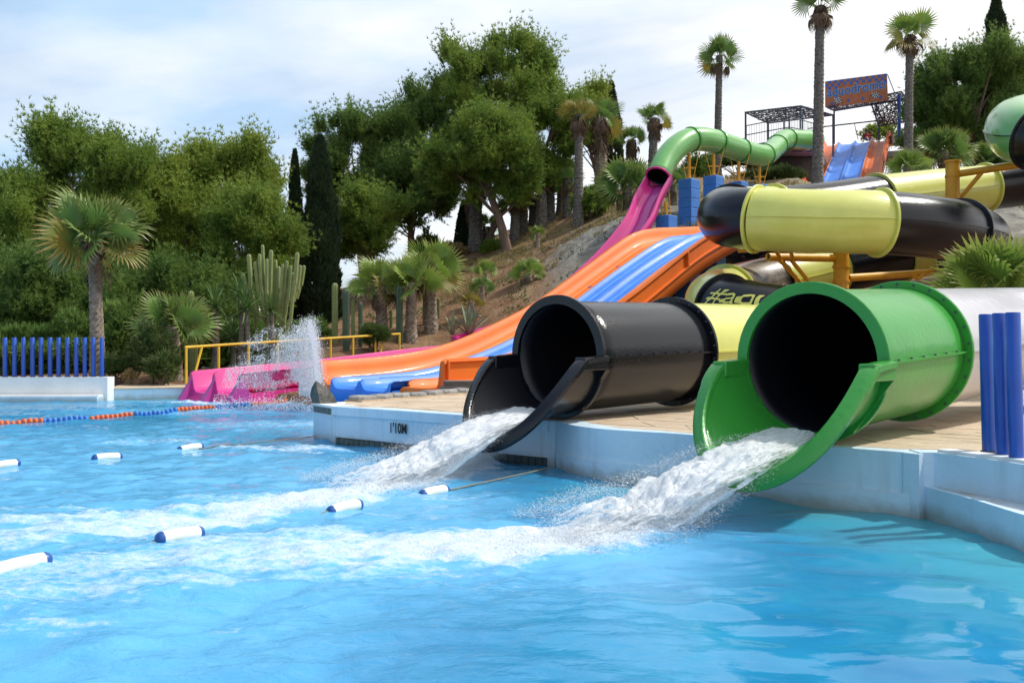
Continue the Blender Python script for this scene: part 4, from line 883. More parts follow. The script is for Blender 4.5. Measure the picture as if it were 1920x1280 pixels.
# ------------------------------------------------------------------ vegetation
def tri_blades(p, d, n, length, width, spread, rs, droop=0.):
    """n thin triangles at every point p (k,3) fanned round direction d"""
    k = len(p); p = np.repeat(p, n, 0); d = np.repeat(d, n, 0)+rs.normal(0, spread, (k*n, 3)); d /= np.linalg.norm(d, axis=1)[:, None]+1e-9
    s = np.cross(d, rs.normal(0, 1, (k*n, 3))); s /= np.linalg.norm(s, axis=1)[:, None]+1e-9
    L_ = length*rs.uniform(.6, 1.15, (k*n, 1)); w = width*rs.uniform(.7, 1.2, (k*n, 1))
    tip = p+d*L_; tip[:, 2] -= droop*L_[:, 0]
    V = np.stack([p-s*w, p+s*w, tip], 1).reshape(-1, 3); return V, np.arange(len(V)).reshape(-1, 3)
def limb_path(a, b, rs, bend=.12, n=5):
    a, b = np.array(a), np.array(b); L_ = np.linalg.norm(b-a); o = rs.normal(0, bend*L_, 3); return [a+(b-a)*t+o*math.sin(math.pi*t)*.5 for t in np.linspace(0, 1, n)]
def pine(label, cx, cy, w, h, Y, bx, mat, seed, n=9000, name='pine_tree', cat='tree', group=None, size=1., trunk_r=.2, lobes=30, sparse=.0, dz=.8):
    rs = np.random.default_rng(seed); c = P(cx, cy, Y); a = w/2*Y/1700; cz = h/2*Y/1700; base = P(bx, 640, Y); g = gz(base[0], base[1]+.3); base = np.array([base[0], base[1]+.3, g-.15])
    r = root(name, label, cat, base, group)
    lobes = int(lobes*1.75); n = int(n*1.25); L = []
    while len(L) < lobes:
        q = rs.uniform(-1, 1, 3); m = np.linalg.norm(q)/(1+.62*float(vnoise(np.array([q[0]*1.7+seed*3]), np.array([q[1]*1.7]), np.array([q[2]*1.7]))[0]))
        if m > 1. or m < .35: continue
        if q[2] < -.55 and rs.random() < .5: continue
        L.append((q*np.array([a*.83, a*dz*.83, cz*.85]), rs.uniform(.10, .26)*min(a, cz*1.2)))
    # boughs: every lobe carries upright needle shoots, needles set along each shoot
    k = max(1, int(n*.62/lobes)); PP = []; DD = []; up_ = np.array([0, 0, 1.])
    big = [(q, r_) for q, r_ in L]
    for q, rad in L:
        out_ = q/(np.array([a, a*dz, cz])+1e-6); out_ = out_/(np.linalg.norm(out_)+1e-9)
        kk = int(k*rs.uniform(.5, 1.5)*(rad/(.19*min(a, cz*1.2)))**1.7)+2
        d = rs.normal(0, 1, (kk, 3))+out_*.8; d[:, 2] += .35; d /= np.linalg.norm(d, axis=1)[:, None]
        p0 = c+q+d*rad*rs.uniform(.25, 1., (kk, 1))*np.array([1.1, 1.1, .85])
        sd_ = d*.45+out_*.35+up_*.75+rs.normal(0, .18, (kk, 3)); sd_ /= np.linalg.norm(sd_, axis=1)[:, None]; Ls = rs.uniform(.22, .72, (kk, 1))*size
        lg = rs.random((kk, 1)) < .16*(q[2] > 0); Ls = np.where(lg, rs.uniform(.8, 1.35, (kk, 1))*size, Ls); p0 = np.where(lg, c+q+(p0-c-q)*1.1, p0)
        for t_ in (0, .25, .5, .75, 1.): PP.append(p0+sd_*Ls*t_); DD.append(sd_*.95)
    PP = np.concatenate(PP); DD = np.concatenate(DD)
    V, F = tri_blades(PP, DD, 7, .20*size, .019*size, .62, rs)
    trunk = MB(); cc = c-np.array([0, 0, cz*.25])
    tp = limb_path(base, cc, rs, .05, 7); tr = np.linspace(trunk_r, trunk_r*.5, 7)
    trunk.tube(tp, tr, 9)
    for q, rad in L[:16]:
        st = tp[rs.integers(3, 7)]; trunk.tube(limb_path(st, c+q, rs, .10, 5), np.linspace(trunk_r*.33, .02, 5), 5, cap=False)
    auto_smooth(trunk.out('trunk', M['bark'], r), 60)
    obj('crown', V, F, M[mat], r, kind=None)
    return r
def cypress(label, px, ytop, ybot, w, Y, seed, n=6000, mat='cypress', group='cypress trees'):
    rs = np.random.default_rng(seed); t = P(px, ytop, Y); b = P(px, ybot, Y); g = gz(b[0], b[1])-.1; r = root('cypress_tree', label, 'tree', (b[0], b[1], g), group)
    H = t[2]-b[2]; R0 = w/2*Y/1700; u = rs.random(n)**.9; prof = np.sin(np.clip(u*.93+.07, 0, 1)**.62*math.pi)**.75
    prof = np.where(u > .85, prof*1.0, prof); an = rs.uniform(0, 2*math.pi, n)
    rad = R0*prof*(.72+.28*rs.random(n)**.5)*(1+.28*vnoise(an*1.6+seed, u*H*1.2, 0))
    p = np.stack([b[0]+np.cos(an)*rad, b[1]+np.sin(an)*rad, b[2]+u*H], 1); d = np.stack([np.cos(an)*.35, np.sin(an)*.35, np.full(n, 1.)], 1)
    V, F = tri_blades(p, d, 5, .34*min(1, R0), .05, .22, rs)
    mb = MB(); mb.tube([(b[0], b[1], g), (b[0], b[1], b[2]+H*.8)], [max(.09, R0*.25), .04], 8); mb.out('trunk', M['bark'], r)
    obj('crown', V, F, M[mat], r)
def frond_mesh(name, nb=26, spread=125, droop=.25, fold=.05, seed=0, mat='frond', limp=0.):
    rs = np.random.default_rng(seed); V = []; F = []; tip = []
    pl = .62
    # petiole, slightly arched
    for i, x in enumerate((0, .31, pl)):
        z = .03*math.sin(x/pl*math.pi); w = .022-.008*i
        V += [(x, -w, z), (x, w, z), (x, 0, z-.02)]; tip += [0]*3
    for i in range(2):
        for j in range(3): F.append((i*3+j, i*3+(j+1) % 3, i*3+3+(j+1) % 3, i*3+3+j))
    hub = len(V); V.append((pl, 0, 0)); tip.append(.0)
    A = np.radians(np.linspace(-spread, spread, nb)); da = (A[1]-A[0])
    for i, a in enumerate(A):
        Lb = (.98-.22*abs(a)/math.radians(spread))*rs.uniform(.92, 1.06); k = len(V); m = .55
        ha = da*.5
        cup = .16*abs(math.sin(a))-.02
        for s, z in ((-1, fold), (1, -fold*.2)):
            V.append((pl+m*Lb*math.cos(a+s*ha)*1., m*Lb*math.sin(a+s*ha), z*.6+cup*m-limp*m*m*.5)); tip.append(.02)
        a2 = a+rs.normal(0, .03); bd = droop*rs.uniform(.5, 1.5)
        V.append((pl+.8*Lb*math.cos(a2-ha*.35), .8*Lb*math.sin(a2-ha*.35), cup*.8-bd*.35-limp*.35)); tip.append(.35)
        V.append((pl+.8*Lb*math.cos(a2+ha*.35), .8*Lb*math.sin(a2+ha*.35), cup*.8-bd*.35-limp*.35)); tip.append(.35)
        V.append((pl+1.0*Lb*math.cos(a2), 1.0*Lb*math.sin(a2), cup*.75-bd-limp*.6)); tip.append(1.)
        F += [(hub, k, k+1), (k, k+2, k+3, k+1), (k+2, k+4, k+3)]
    return raw_mesh(name, V, F, M[mat], attrs={'tip': tip})
FR = {}
for nm, mt in (('frond', 'frond'), ('bright', 'frond_b'), ('yellow', 'frond_y'), ('dead', 'frond_dead')):
    FR[nm] = [frond_mesh('frond_'+nm, 26, 128 if nm != 'dead' else 70, .10+.05*k if nm != 'dead' else .5, .05, 10*k+3, mt, limp=.0 if nm != 'dead' else .25) for k in range(3)]
def palm(label, bx, tx, ty, Y, tw, Rc, kind='frond', n=20, dead=3, yel=2, seed=0, group='fan palms on the hillside', emin=-25, emax=78, bark='palm_bark', skirt=0., base_z=None):
    rs = np.random.default_rng(seed+100); t = P(tx, ty, Y); b = P(bx, 640, Y); g = (gz(b[0], b[1]) if base_z is None else base_z)-.12; r = root('palm_tree', label, 'tree', (b[0], b[1], g), group)
    B = np.array([b[0], b[1], g]); H = t[2]-g; nr = max(6, int(H/.085)); nr = min(nr, 130); na = 14; V = []; F = []
    for i in range(nr+1):
        u = i/nr; z = u*H; cx = B[0]+(t[0]-B[0])*u**1.3; cy = B[1]
        rad = tw/2*(1.12-.28*u+.28*math.exp(-u*H*1.6))*(1+(.10 if u > .9 else 0))
        for j in range(na):
            a = 2*math.pi*j/na+(i % 2)*math.pi/na; s = (i % 2)*.14 if j % 2 else ((i+1) % 2)*.14
            q = rad*(1+s+rs.uniform(-.05, .07)); V.append((cx+math.cos(a)*q, cy+math.sin(a)*q, g+z))
    for i in range(nr):
        for j in range(na): F.append((i*na+j, i*na+(j+1) % na, (i+1)*na+(j+1) % na, (i+1)*na+j))
    F.append(tuple(nr*na+j for j in range(na)))
    obj('trunk', V, F, M[bark], r)
    if skirt:       # dry leaf bases hanging round the top of the trunk
        k = 150; an = rs.uniform(0, 6.28, k); p = np.stack([t[0]+np.cos(an)*tw*.5, t[1]+np.sin(an)*tw*.5, t[2]-rs.random(k)*skirt], 1); d = np.stack([np.cos(an)*.35, np.sin(an)*.35, -np.ones(k)], 1)
        V, F = tri_blades(p, d, 3, .55*max(.6, skirt*.6), .05, .15, rs); obj('dry_skirt', V, F, M['frond_dead'], r, kind='stuff')
    s0 = Rc/1.6; tot = n+dead+yel
    for k in range(tot):
        isd = k < dead; isy = dead <= k < dead+yel
        u = (k-dead-yel)/max(1, n-1); el = emin+(emax-emin)*(u**.8) if not (isd or isy) else (rs.uniform(-78, -48) if isd else rs.uniform(-35, -5))
        az = k*2.39996+rs.uniform(-.25, .25)+seed
        me = FR['dead' if isd else 'yellow' if isy else kind][k % 3]
        o = bpy.data.objects.new('dead_frond' if isd else 'frond', me); COL.objects.link(o); o.parent = r
        o.location = (t[0]-B[0]+math.cos(az)*tw*.3, t[1]-B[1]+math.sin(az)*tw*.3, t[2]-g-.05+rs.uniform(-.1, .08)*Rc)
        o.rotation_euler = (rs.uniform(-.2, .2) if isd else rs.uniform(.45, 1.25)*(1 if k % 2 else -1), -R(el), az); q = s0*rs.uniform(.88, 1.1)*(.78 if isd else 1)*(1-.12*max(0, el)/80); o.scale = (q, q, q)
        if isy: o['label'] = 'yellow brown withering frond'
    return r
def ribbed(mb, base, top, r0, ribs=10, rows=9, r1=None):
    base, top = np.array(base, float), np.array(top, float); ax = top-base; H = np.linalg.norm(ax); ax /= H; a0 = np.array([1., 0, 0]) if abs(ax[0]) < .8 else np.array([0, 1., 0]); s = np.cross(ax, a0); s /= np.linalg.norm(s); u = np.cross(s, ax)
    V = []; n = ribs*2; r1 = r1 or r0
    for i in range(rows+4):
        if i <= rows: t = i/rows*(H-r0*1.2)/H; k = .86+.14*min(1, i/1.5)
        else: th = (i-rows)/4*math.pi/2; t = (H-r0*1.2+r0*1.2*math.sin(th))/H; k = math.cos(th)
        rr_ = (r0+(r1-r0)*t)*max(k, .03)
        for j in range(n):
            a = 2*math.pi*j/n; q = rr_*(1 if j % 2 == 0 else .80); V.append(base+ax*H*t+q*(math.cos(a)*s+math.sin(a)*u))
    R_ = rows+4; F = [(i*n+j, i*n+(j+1) % n, (i+1)*n+(j+1) % n, (i+1)*n+j) for i in range(R_-1) for j in range(n)]+[tuple((R_-1)*n+j for j in range(n))]
    mb.add(V, F)
def cactus(label, px, ytop, Y, w, mat='cactus', ybot=None):
    t = P(px, ytop, Y); g = gz(t[0], t[1])-.1 if ybot is None else P(px, ybot, Y)[2]; mb = MB(); ribbed(mb, (t[0], t[1], g), t, w/2); o = mb.out('column_cactus', M[mat]); auto_smooth(o, 25); return tag(o, label, 'cactus', 'column cacti on the slope')
def bush(label, cx, cy, w, h, Y, mat, seed, n=1200, name='shrub', size=.7, group=None, leafw=1.):
    rs = np.random.default_rng(seed); c = P(cx, cy, Y); a = w/2*Y/1700; b = h/2*Y/1700; g = gz(c[0], c[1]); r = root(name, label, 'shrub', (c[0], c[1], g-.05), group)
    d = rs.normal(0, 1, (n, 3)); d[:, 2] = np.abs(d[:, 2])-.45; d /= np.linalg.norm(d, axis=1)[:, None]
    q = rs.uniform(.5, 1., (n, 1))*(1+.55*vnoise(d[:, 0]*2.2+seed*1.7, d[:, 1]*2.2, d[:, 2]*2.2))[:, None]
    p = c+d*q*np.array([a, a*.8, b]); V, F = tri_blades(p, d*.6+np.array([0, 0, .7]), 7, .28*size, .032*size*leafw, .55, rs)
    mb = MB()
    for k in range(6): mb.tube(limb_path((c[0]+rs.uniform(-.1, .1), c[1], g-.05), p[k*7], rs, .1, 4), [.035, .03, .02, .01], 5, cap=False)
    mb.out('stem', M['bark'], r); obj('foliage', V, F, M[mat], r); return r

pine('tall pine at the far left with a leaning trunk behind the tall fan palm', 160, 395, 258, 300, 36, 205, 'pine_a', 1, 13000, lobes=44, trunk_r=.26)
pine('bushy pine cut by the left edge of the picture', 18, 470, 240, 260, 34, 40, 'pine_a', 2, 9500, lobes=34)
pine('low dark pine boughs above the blue posts', 80, 575, 320, 170, 32, 60, 'pine_b', 3, 9500, lobes=36)
pine('yellow green pine with the rounded top left of the cypresses', 425, 395, 215, 225, 40, 430, 'pine_c', 4, 11000, lobes=38)
pine('light green pine between the tall fan palm and the rounded pine', 335, 455, 180, 250, 38, 330, 'pine_c', 5, 10000, lobes=36)
pine('mid green pine directly behind the candelabra cactus', 480, 480, 150, 230, 37, 480, 'pine_a', 6, 8500, lobes=32)
pine('dark low pine behind the short fan palm', 320, 585, 330, 160, 35, 300, 'pine_b', 7, 10000, lobes=40)
pine('dark pine with open crown just right of the cypresses', 660, 320, 180, 210, 52, 680, 'pine_b', 8, 6500, size=1.2, lobes=30)
pine('dark pine with dense flat top left of the tallest pine', 785, 275, 195, 210, 52, 770, 'pine_b', 9, 8500, size=1.2, lobes=34)
pine('small forked pine with thin trunk against the sky', 765, 372, 205, 125, 50, 790, 'pine_b', 10, 5500, size=1.15, lobes=26, trunk_r=.16)
pine('bright green drooping pine beside the right cypress', 690, 425, 145, 130, 44, 700, 'pine_a', 11, 6500, lobes=26, trunk_r=.14)
pine('tallest pine with the rounded crown in the middle of the hill', 935, 205, 250, 275, 50, 860, 'pine_a', 12, 11000, size=1.15, lobes=40, trunk_r=.34)
pine('broad pine with bright foliage and thick leaning reddish trunk', 905, 315, 240, 160, 45, 952, 'pine_a', 13, 11500, lobes=42, trunk_r=.27)
pine('right hand pine of the tall central clump', 1022, 252, 145, 225, 48, 905, 'pine_a', 14, 8000, lobes=32, trunk_r=.2)
pine('pale pine behind the palm trunks right of the central clump', 1100, 240, 95, 140, 54, 1130, 'pine_c', 15, 4500, size=1.1, lobes=22, trunk_r=.14)
pine('large dark pine at the right behind the palms', 1822, 200, 195, 220, 50, 1830, 'pine_b', 16, 12000, size=1.1, lobes=42, trunk_r=.3)
pine('bright topped pine cut by the right edge of the picture', 1893, 175, 130, 170, 54, 1895, 'pine_a', 17, 6500, size=1.15, lobes=26)
cypress('narrow forked cypress, left one of the pair at the lawn end', 553, 284, 640, 40, 42, 20)
cypress('broad dark cypress, right one of the pair at the lawn end', 600, 262, 625, 74, 41, 21, 9000)
cypress('dark cypress rising behind the palms on the hill crest', 1146, 156, 330, 42, 58, 22, 3500)
cypress('tall cypress at the top right corner of the picture', 1868, -12, 150, 42, 64, 23, 4500)
cypress('tip of a small cypress left of the top right cypress', 1814, 92, 170, 20, 64, 24, 1500)
cypress('dark cypress between the two thick pine trunks', 868, 380, 490, 30, 50, 25, 2200)
K = 'palms on the hill crest'
palm('very tall grey palm in front of the start platform, crown at the picture top', 1533, 1538, 12, 38, .38, 1.35, 'frond', 9, 8, 1, 1, K, bark='palm_bark_d', skirt=.5, emin=20)
palm('tall palm right of the signboard with a small yellow green crown', 1703, 1706, 66, 44, .36, 1.45, 'bright', 8, 5, 4, 2, K, bark='palm_bark_d', skirt=.7, emin=15)
palm('tall palm with a full dark crown behind the green tube', 1345, 1349, 105, 50, .36, 1.45, 'frond', 15, 5, 1, 3, K, bark='palm_bark_d', emin=-30)
palm('palm with a sparse crown above the green tube bend', 1222, 1227, 222, 47, .42, 1.1, 'frond', 9, 6, 1, 4, K, bark='palm_bark_d', skirt=1.0, emin=10)
palm('small palm left of the sparse crowned palm', 1180, 1184, 262, 49, .38, 1.0, 'frond', 9, 5, 0, 5, K, bark='palm_bark_d', skirt=.9, emin=0)
palm('stout palm with hanging dry leaves on the crest', 1128, 1124, 222, 48, .62, 1.35, 'frond', 14, 7, 2, 6, K, bark='palm_bark', skirt=1.7, emin=0)
palm('palm with a yellow topped crown and a tall dark trunk', 1084, 1086, 215, 44, .40, 1.15, 'yellow', 10, 7, 0, 7, K, bark='palm_bark_d', skirt=1.0, emin=5)
for i, (x, ty, w, lab) in enumerate([(966, 375, 15, 'thin grey palm trunk just right of the leaning pine'), (982, 352, 15, 'second slim palm right of the leaning pine'), (1000, 365, 14, 'shaggy short palm below the right hand pine'), (1016, 330, 18, 'mid sized palm under the right hand pine'), (1032, 335, 16, 'palm left of the wooden hill railing'), (1055, 318, 18, 'palm behind the wooden hill railing'), (1066, 338, 14, 'small palm right of the wooden hill railing'), (893, 310, 22, 'dark trunked palm left of the leaning pine'), (913, 425, 12, 'tiny palm between dark palm and leaning pine')]):
    palm(lab, x-1, x, ty, 47+(i % 3), w*47/1700, 1.0, 'frond', 8, 5, 1, 20+i, K, bark='palm_bark_d', skirt=.6)
K = 'fan palms beside the pool'
palm('tall fan palm with a wide crown behind the blue posts', 184, 176, 452, 26, .34, 1.75, 'frond', 21, 1, 3, 31, K, emin=-18, skirt=.25)
palm('short fan palm with a broad crown left of the yellow railing', 328, 325, 612, 26.5, .34, 1.35, 'frond', 22, 0, 0, 32, K, emin=-12)
K = 'small fan palms at the slope foot'
palm('left of three small fan palms behind the railing, with a dry skirt', 717, 714, 535, 32.5, .36, 1.35, 'bright', 13, 4, 1, 33, K, emin=-20)
palm('middle of three small fan palms behind the railing', 770, 772, 530, 32, .34, 1.3, 'bright', 13, 1, 0, 34, K, emin=-15)
palm('right of three small fan palms behind the railing, tallest crown', 808, 806, 508, 33, .38, 1.45, 'bright', 14, 1, 2, 35, K, emin=-20)
K = 'young palms on the bare slope'
palm('young palm high on the bare slope left of the slide', 912, 910, 512, 37, .2, .75, 'bright', 10, 0, 0, 36, K, emin=5)
palm('young palm with drooping leaves nearest the slide on the slope', 992, 990, 512, 35.5, .22, .85, 'bright', 12, 3, 0, 37, K, emin=-10)
palm('young yellowish palm above the agaves', 884, 883, 566, 33.5, .2, .6, 'yellow', 9, 0, 0, 38, K, emin=0)
palm('young low palm between slope palms', 905, 904, 536, 35, .15, .6, 'frond', 9, 1, 0, 39, K, emin=-10)
palm('low palm tuft near the slope crest', 1008, 1008, 438, 43, .15, .6, 'bright', 8, 0, 0, 40, K, emin=5)
K = 'bushy palms near the slides'
palm('bushy dark palm left of the pink chute', 1178, 1178, 352, 42, .4, 1.7, 'frond', 26, 3, 0, 41, K, emin=-35)
palm('bushy palm just below the green tube mouth', 1262, 1262, 345, 42, .3, 1.1, 'frond', 16, 1, 0, 42, K, emin=-25)
palm('bushy palm right of the upper slide', 1700, 1702, 312, 42, .35, 1.15, 'bright', 20, 2, 0, 43, K, emin=-30)
palm('dark bushy palm below the large dark pine', 1772, 1770, 282, 45, .35, 1.6, 'frond', 24, 3, 2, 44, K, emin=-30)
palm('dark palm behind the high column at right', 1840, 1840, 300, 47, .3, 1.3, 'frond', 16, 2, 0, 45, K, emin=-30)
palm('spiky bright fan palm behind the grey tube at right', 1862, 1868, 548, 15.8, .3, 1.3, 'bright', 26, 0, 2, 46, 'fan palm at the right edge', emin=0, base_z=.45)  # brighter frond material puts the strong sunlight on this palm into its colour
for i, (x, yt, Y, w, m, lab) in enumerate([(628, 530, 32, .22, 'cactus', 'pale column cactus left of the grey one'), (649, 541, 30, .24, 'cactus_d', 'thick grey green column cactus behind the railing'), (676, 566, 30.5, .15, 'cactus_d', 'slim dark column cactus right of the thick one'), (662, 560, 32, .14, 'cactus', 'slim pale column cactus behind the dark one'), (749, 535, 31.5, .24, 'cactus_d', 'tall dark column cactus between the small palms'),
        (797, 550, 34, .18, 'cactus', 'green column cactus between the right palms'), (733, 580, 34, .12, 'cactus', 'thin column cactus left of the tall dark one'), (358, 545, 29, .2, 'cactus', 'slanting column cactus above the short fan palm'), (364, 610, 28.5, .22, 'cactus', 'pale column cactus trunk right of the short fan palm'), (822, 558, 34.5, .12, 'cactus', 'thin cactus right of the three small palms')]): cactus(lab, x, yt, Y, w, m)
def candelabra():
    rs = np.random.default_rng(77); b = P(515, 640, 29.5); g = gz(b[0], b[1])-.1; r = root('candelabra_cactus', 'large candelabra cactus with many upright arms behind the splash', 'cactus', (b[0], b[1], g))
    spec = [(492, 452, 500, 610), (478, 475, 496, 600), (508, 470, 503, 600), (466, 490, 480, 590), (455, 500, 474, 585), (486, 462, 496, 590), (500, 480, 500, 590), (530, 478, 521, 600), (522, 490, 516, 605), (516, 500, 512, 600), (545, 495, 533, 600), (538, 485, 527, 590),
            (557, 480, 548, 560), (570, 488, 556, 560), (563, 500, 551, 565), (548, 497, 549, 560), (551, 545, 533, 640), (540, 545, 520, 640), (500, 560, 498, 650), (478, 560, 482, 650), (511, 560, 512, 650)]
    for k, (x1, y1, x0, y0) in enumerate(spec):
        Y = 29.5+rs.uniform(-.5, .5); a = P(x0, y0, Y); t = P(x1, y1, Y+rs.uniform(-.1, .1)); e = np.array([a[0]*.4+t[0]*.6, a[1]*.4+t[1]*.6, a[2]*.62+t[2]*.38])
        mb = MB(); w_ = rs.uniform(.055, .085); t = t+np.array([0, 0, rs.uniform(-.3, .25)]); ribbed(mb, a, e+np.array([0, 0, .12]), w_, 5, 4); ribbed(mb, e-np.array([0, 0, .05]), t, w_, 5, 6); auto_smooth(mb.out('arm', M['cactus'], r), 25)
candelabra()
def blade_mesh(name, L_, w, curve, mat, fold=.3):
    V = []; n = 5
    for i in range(n+1):
        u = i/n; ww = w*(1-.15*(1-u)*(1-u)*3*.3)*(1-u**2.2)*.5+.002; x = L_*u*math.cos(curve*u*.6); z = L_*u*math.sin(-curve*u*.6)*.9+0
        V += [(x, -ww, z+ww*fold), (x, 0, z-ww*fold*.5), (x, ww, z+ww*fold)]
    F = [(i*3+j, i*3+j+1, i*3+4+j, i*3+3+j) for i in range(n) for j in range(2)]; return raw_mesh(name, V, F, M[mat], attrs={'tip': [0]*len(V)})
AG = blade_mesh('agave_leaf', 1., .17, .25, 'agave'); YU = blade_mesh('yucca_leaf', 1., .075, .35, 'yucca')
def rosette(label, px, py, Y, s, n, me, name, cat, group, e0=15, e1=85, seed=0, stem=0.):
    rs = np.random.default_rng(seed); c = P(px, py, Y); g = gz(c[0], c[1]); r = root(name, label, cat, (c[0], c[1], g if stem else c[2]), group); oz = c[2]-(g if stem else c[2])
    if stem: mb = MB(); mb.tube([(c[0], c[1], g-.1), (c[0]+.05, c[1], (g+c[2])/2), (c[0], c[1], c[2])], [.11, .08, .07], 8); mb.out('trunk', M['palm_bark_d'], r)
    for k in range(n):
        o = bpy.data.objects.new('leaf', me); COL.objects.link(o); o.parent = r; o.location = (0, 0, oz); u = k/max(1, n-1)
        o.rotation_euler = (rs.uniform(-.15, .15), -R(e0+(e1-e0)*u**.8+rs.uniform(-6, 6)), k*2.39996+rs.uniform(-.2, .2)); q = s*rs.uniform(.85, 1.1); o.scale = (q, q, q)
for a in [('larger agave with upright grey green leaves on the slope', 880, 640, 31, 1.15, 20, 51), ('small agave left of the larger one', 848, 640, 30.5, .85, 12, 52)]: rosette(a[0], a[1], a[2]-12, a[3], a[4], a[5], AG, 'agave_plant', 'agave', 'agaves on the slope', 20, 85, a[6])
for i, (x, y, s, lab) in enumerate([(404, 575, .85, 'yucca head nearest the short fan palm'), (462, 580, .9, 'large yucca head in the middle of the yucca clump'), (450, 555, .75, 'upper yucca head of the clump'), (508, 582, .75, 'yucca head below the candelabra cactus'), (436, 635, .8, 'low dark yucca behind the railing start'), (400, 618, .6, 'drooping yucca beside the railing')]):
    rosette(lab, x, y, 28+i*.25, s, 46, YU, 'yucca_plant', 'yucca', 'yuccas behind the railing', -35, 88, 60+i, stem=1)
K = 'shrubs along the pool edge'
bush('olive green rounded shrub left of the short fan palm', 288, 665, 72, 100, 25.4, 'bushleaf', 70, 1500, group=K); bush('low grey shrub beside the short palm trunk', 305, 690, 60, 45, 25, 'bushleaf', 71, 700, group=K)
bush('low green plants at the end of the white wall', 222, 690, 50, 40, 25.5, 'bushleaf', 72, 500, group=K); bush('yellowish cushion plant on the bed', 244, 704, 20, 16, 25, 'drygrass', 73, 300, group=K, size=.4)
K = 'dark undergrowth behind the posts'
for i, (x, y, w, h, lab) in enumerate([(20, 660, 150, 110, 'dark undergrowth at the left picture edge'), (120, 660, 160, 110, 'dark undergrowth behind the middle blue posts'), (250, 640, 130, 120, 'dark undergrowth behind the olive green shrub'), (380, 650, 120, 120, 'dark undergrowth behind the railing start'), (470, 660, 140, 90, 'dark undergrowth behind the splash')]): bush(lab, x, y, w, h, 29.5+i*.3, 'pine_b', 80+i, 3200, size=1.1, group=K)
K = 'bushes on the slope'
for i, (x, y, w, h, Y, m, lab) in enumerate([(1108, 385, 60, 60, 44.5, 'pine_a', 'feathery pine bush on the crest below the palms'), (1310, 322, 62, 60, 50, 'pine_b', 'dark bush behind the blue columns'), (805, 470, 50, 70, 50, 'pine_b', 'dark thin bush left of the reddish pine trunk'), (1650, 250, 60, 40, 64, 'pine_c', 'pale bush behind the start platform'), (1735, 250, 50, 40, 62, 'pine_c', 'pale bush right of the signboard'),
        (925, 470, 40, 34, 47, 'pine_a', 'small bush at the leaning pine foot'), (560, 625, 110, 40, 33, 'pine_b', 'low bush in front of the cypresses'), (1400, 300, 120, 30, 52, 'pine_b', 'long dark hedge behind the green tube'), (1745, 265, 120, 40, 50, 'pine_b', 'dark hedge below the large pine'), (1450, 330, 100, 30, 48.5, 'bushleaf', 'scrub under the green tube'), (700, 630, 40, 30, 30, 'bushleaf', 'small weeds beside the railing end'), (1900, 300, 120, 80, 47, 'pine_b', 'dark bush under the right pines'), (845, 470, 60, 20, 47.5, 'drygrass', 'dry weeds at the pine trunks')]): bush(lab, x, y, w, h, Y, m, 90+i, 1300 if w < 100 else 2200, size=.9, group=K)
def litter():
    rs = np.random.default_rng(5)
    def scatter(n, x0, x1, y0, y1, cond): 
        x = rs.uniform(x0, x1, n); y = rs.uniform(y0, y1, n); k = cond(x, y)&~in_poly(x, y, BASIN); x, y = x[k], y[k]; return np.stack([x, y, hill_z(x, y)+.11*fbm(x*.5, y*.5, 0, 4, 5)], 1)
    p = scatter(9000, -3, 22, 36, 50, lambda x, y: fbm(x*.6, y*.6, 0, 3, 6) > -.02); d = np.tile([0, 0, 1.], (len(p), 1)); V, F = tri_blades(p, d, 5, .28, .02, .4, rs); o = obj('dry_grass', V, F, M['drygrass']); tag(o, 'tufts of dry straw coloured grass along the hill crest', 'grass', kind='stuff')
    p = scatter(8000, -11, 6, 26, 46, lambda x, y: fbm(x*.9, y*.9, 0, 3, 16) > .06); d = np.tile([0, 0, 1.], (len(p), 1)); V, F = tri_blades(p, d, 4, .13, .02, .9, rs); o = obj('weeds', V, F, M['bushleaf']); tag(o, 'sparse weeds and twigs on the bare earth slope', 'weeds', kind='stuff')
    # loose stones
    mb = MB(); q = scatter(260, -11, 12, 25.5, 44, lambda x, y: x > -99)
    for a in q:
        s = rs.uniform(.03, .13)*(1 if rs.random() < .92 else 2.2); n = 6; V = [a+np.array([math.cos(k*1.047+rs.uniform(-.3, .3))*s, math.sin(k*1.047)*s*.8, rs.uniform(-.02, .03)]) for k in range(n)]+[a+np.array([math.cos(k*1.047+.4)*s*.6, math.sin(k*1.047+.4)*s*.5, s*rs.uniform(.4, .7)]) for k in range(n)]
        mb.add(V, [tuple(range(n, 2*n))]+[(k, (k+1) % n, n+(k+1) % n, n+k) for k in range(n)])
    o = mb.out('loose_stones', M['stone']); tag(o, 'loose grey stones strewn over the slope', 'stones', kind='stuff')
litter()
# ------------------------------------------------------------------ posts, railing, floats
def post(label, x, y, z, h, r, lean, group):
    mb = MB(); rt = root('blue_post', label, 'post', (x, y, z), group)
    mb.tube([(x, y, z), (x+lean, y, z+h-.008), (x+lean, y, z+h)], [r, r, r-.006], 20); auto_smooth(mb.out('pipe', M['blue_post'], rt), 40)
    mb = MB(); mb.tube([(x, y, z-.01), (x, y, z+.02)], r+.012, 20); mb.out('base_collar', M['metal_dark'], rt)
ORD = ['first', 'second', 'third', 'fourth', 'fifth', 'sixth', 'seventh', 'eighth', 'ninth', 'tenth', 'eleventh', 'twelfth']
for i, px in enumerate([191, 175, 159, 143, 126.5, 110, 94, 77, 61, 44, 27, 9.5]):
    k = (px-960)/1700; a = np.array([-40, 21.95]); d = np.array([29.78, 1.15]); t = (k*a[1]-a[0])/(d[0]-k*d[1]); q = a+d*t
    post(f'{ORD[i]} slim blue post from the right end of the low white wall', q[0], q[1], .60, 1.0, .052, 0, 'slim blue posts on the low white wall')
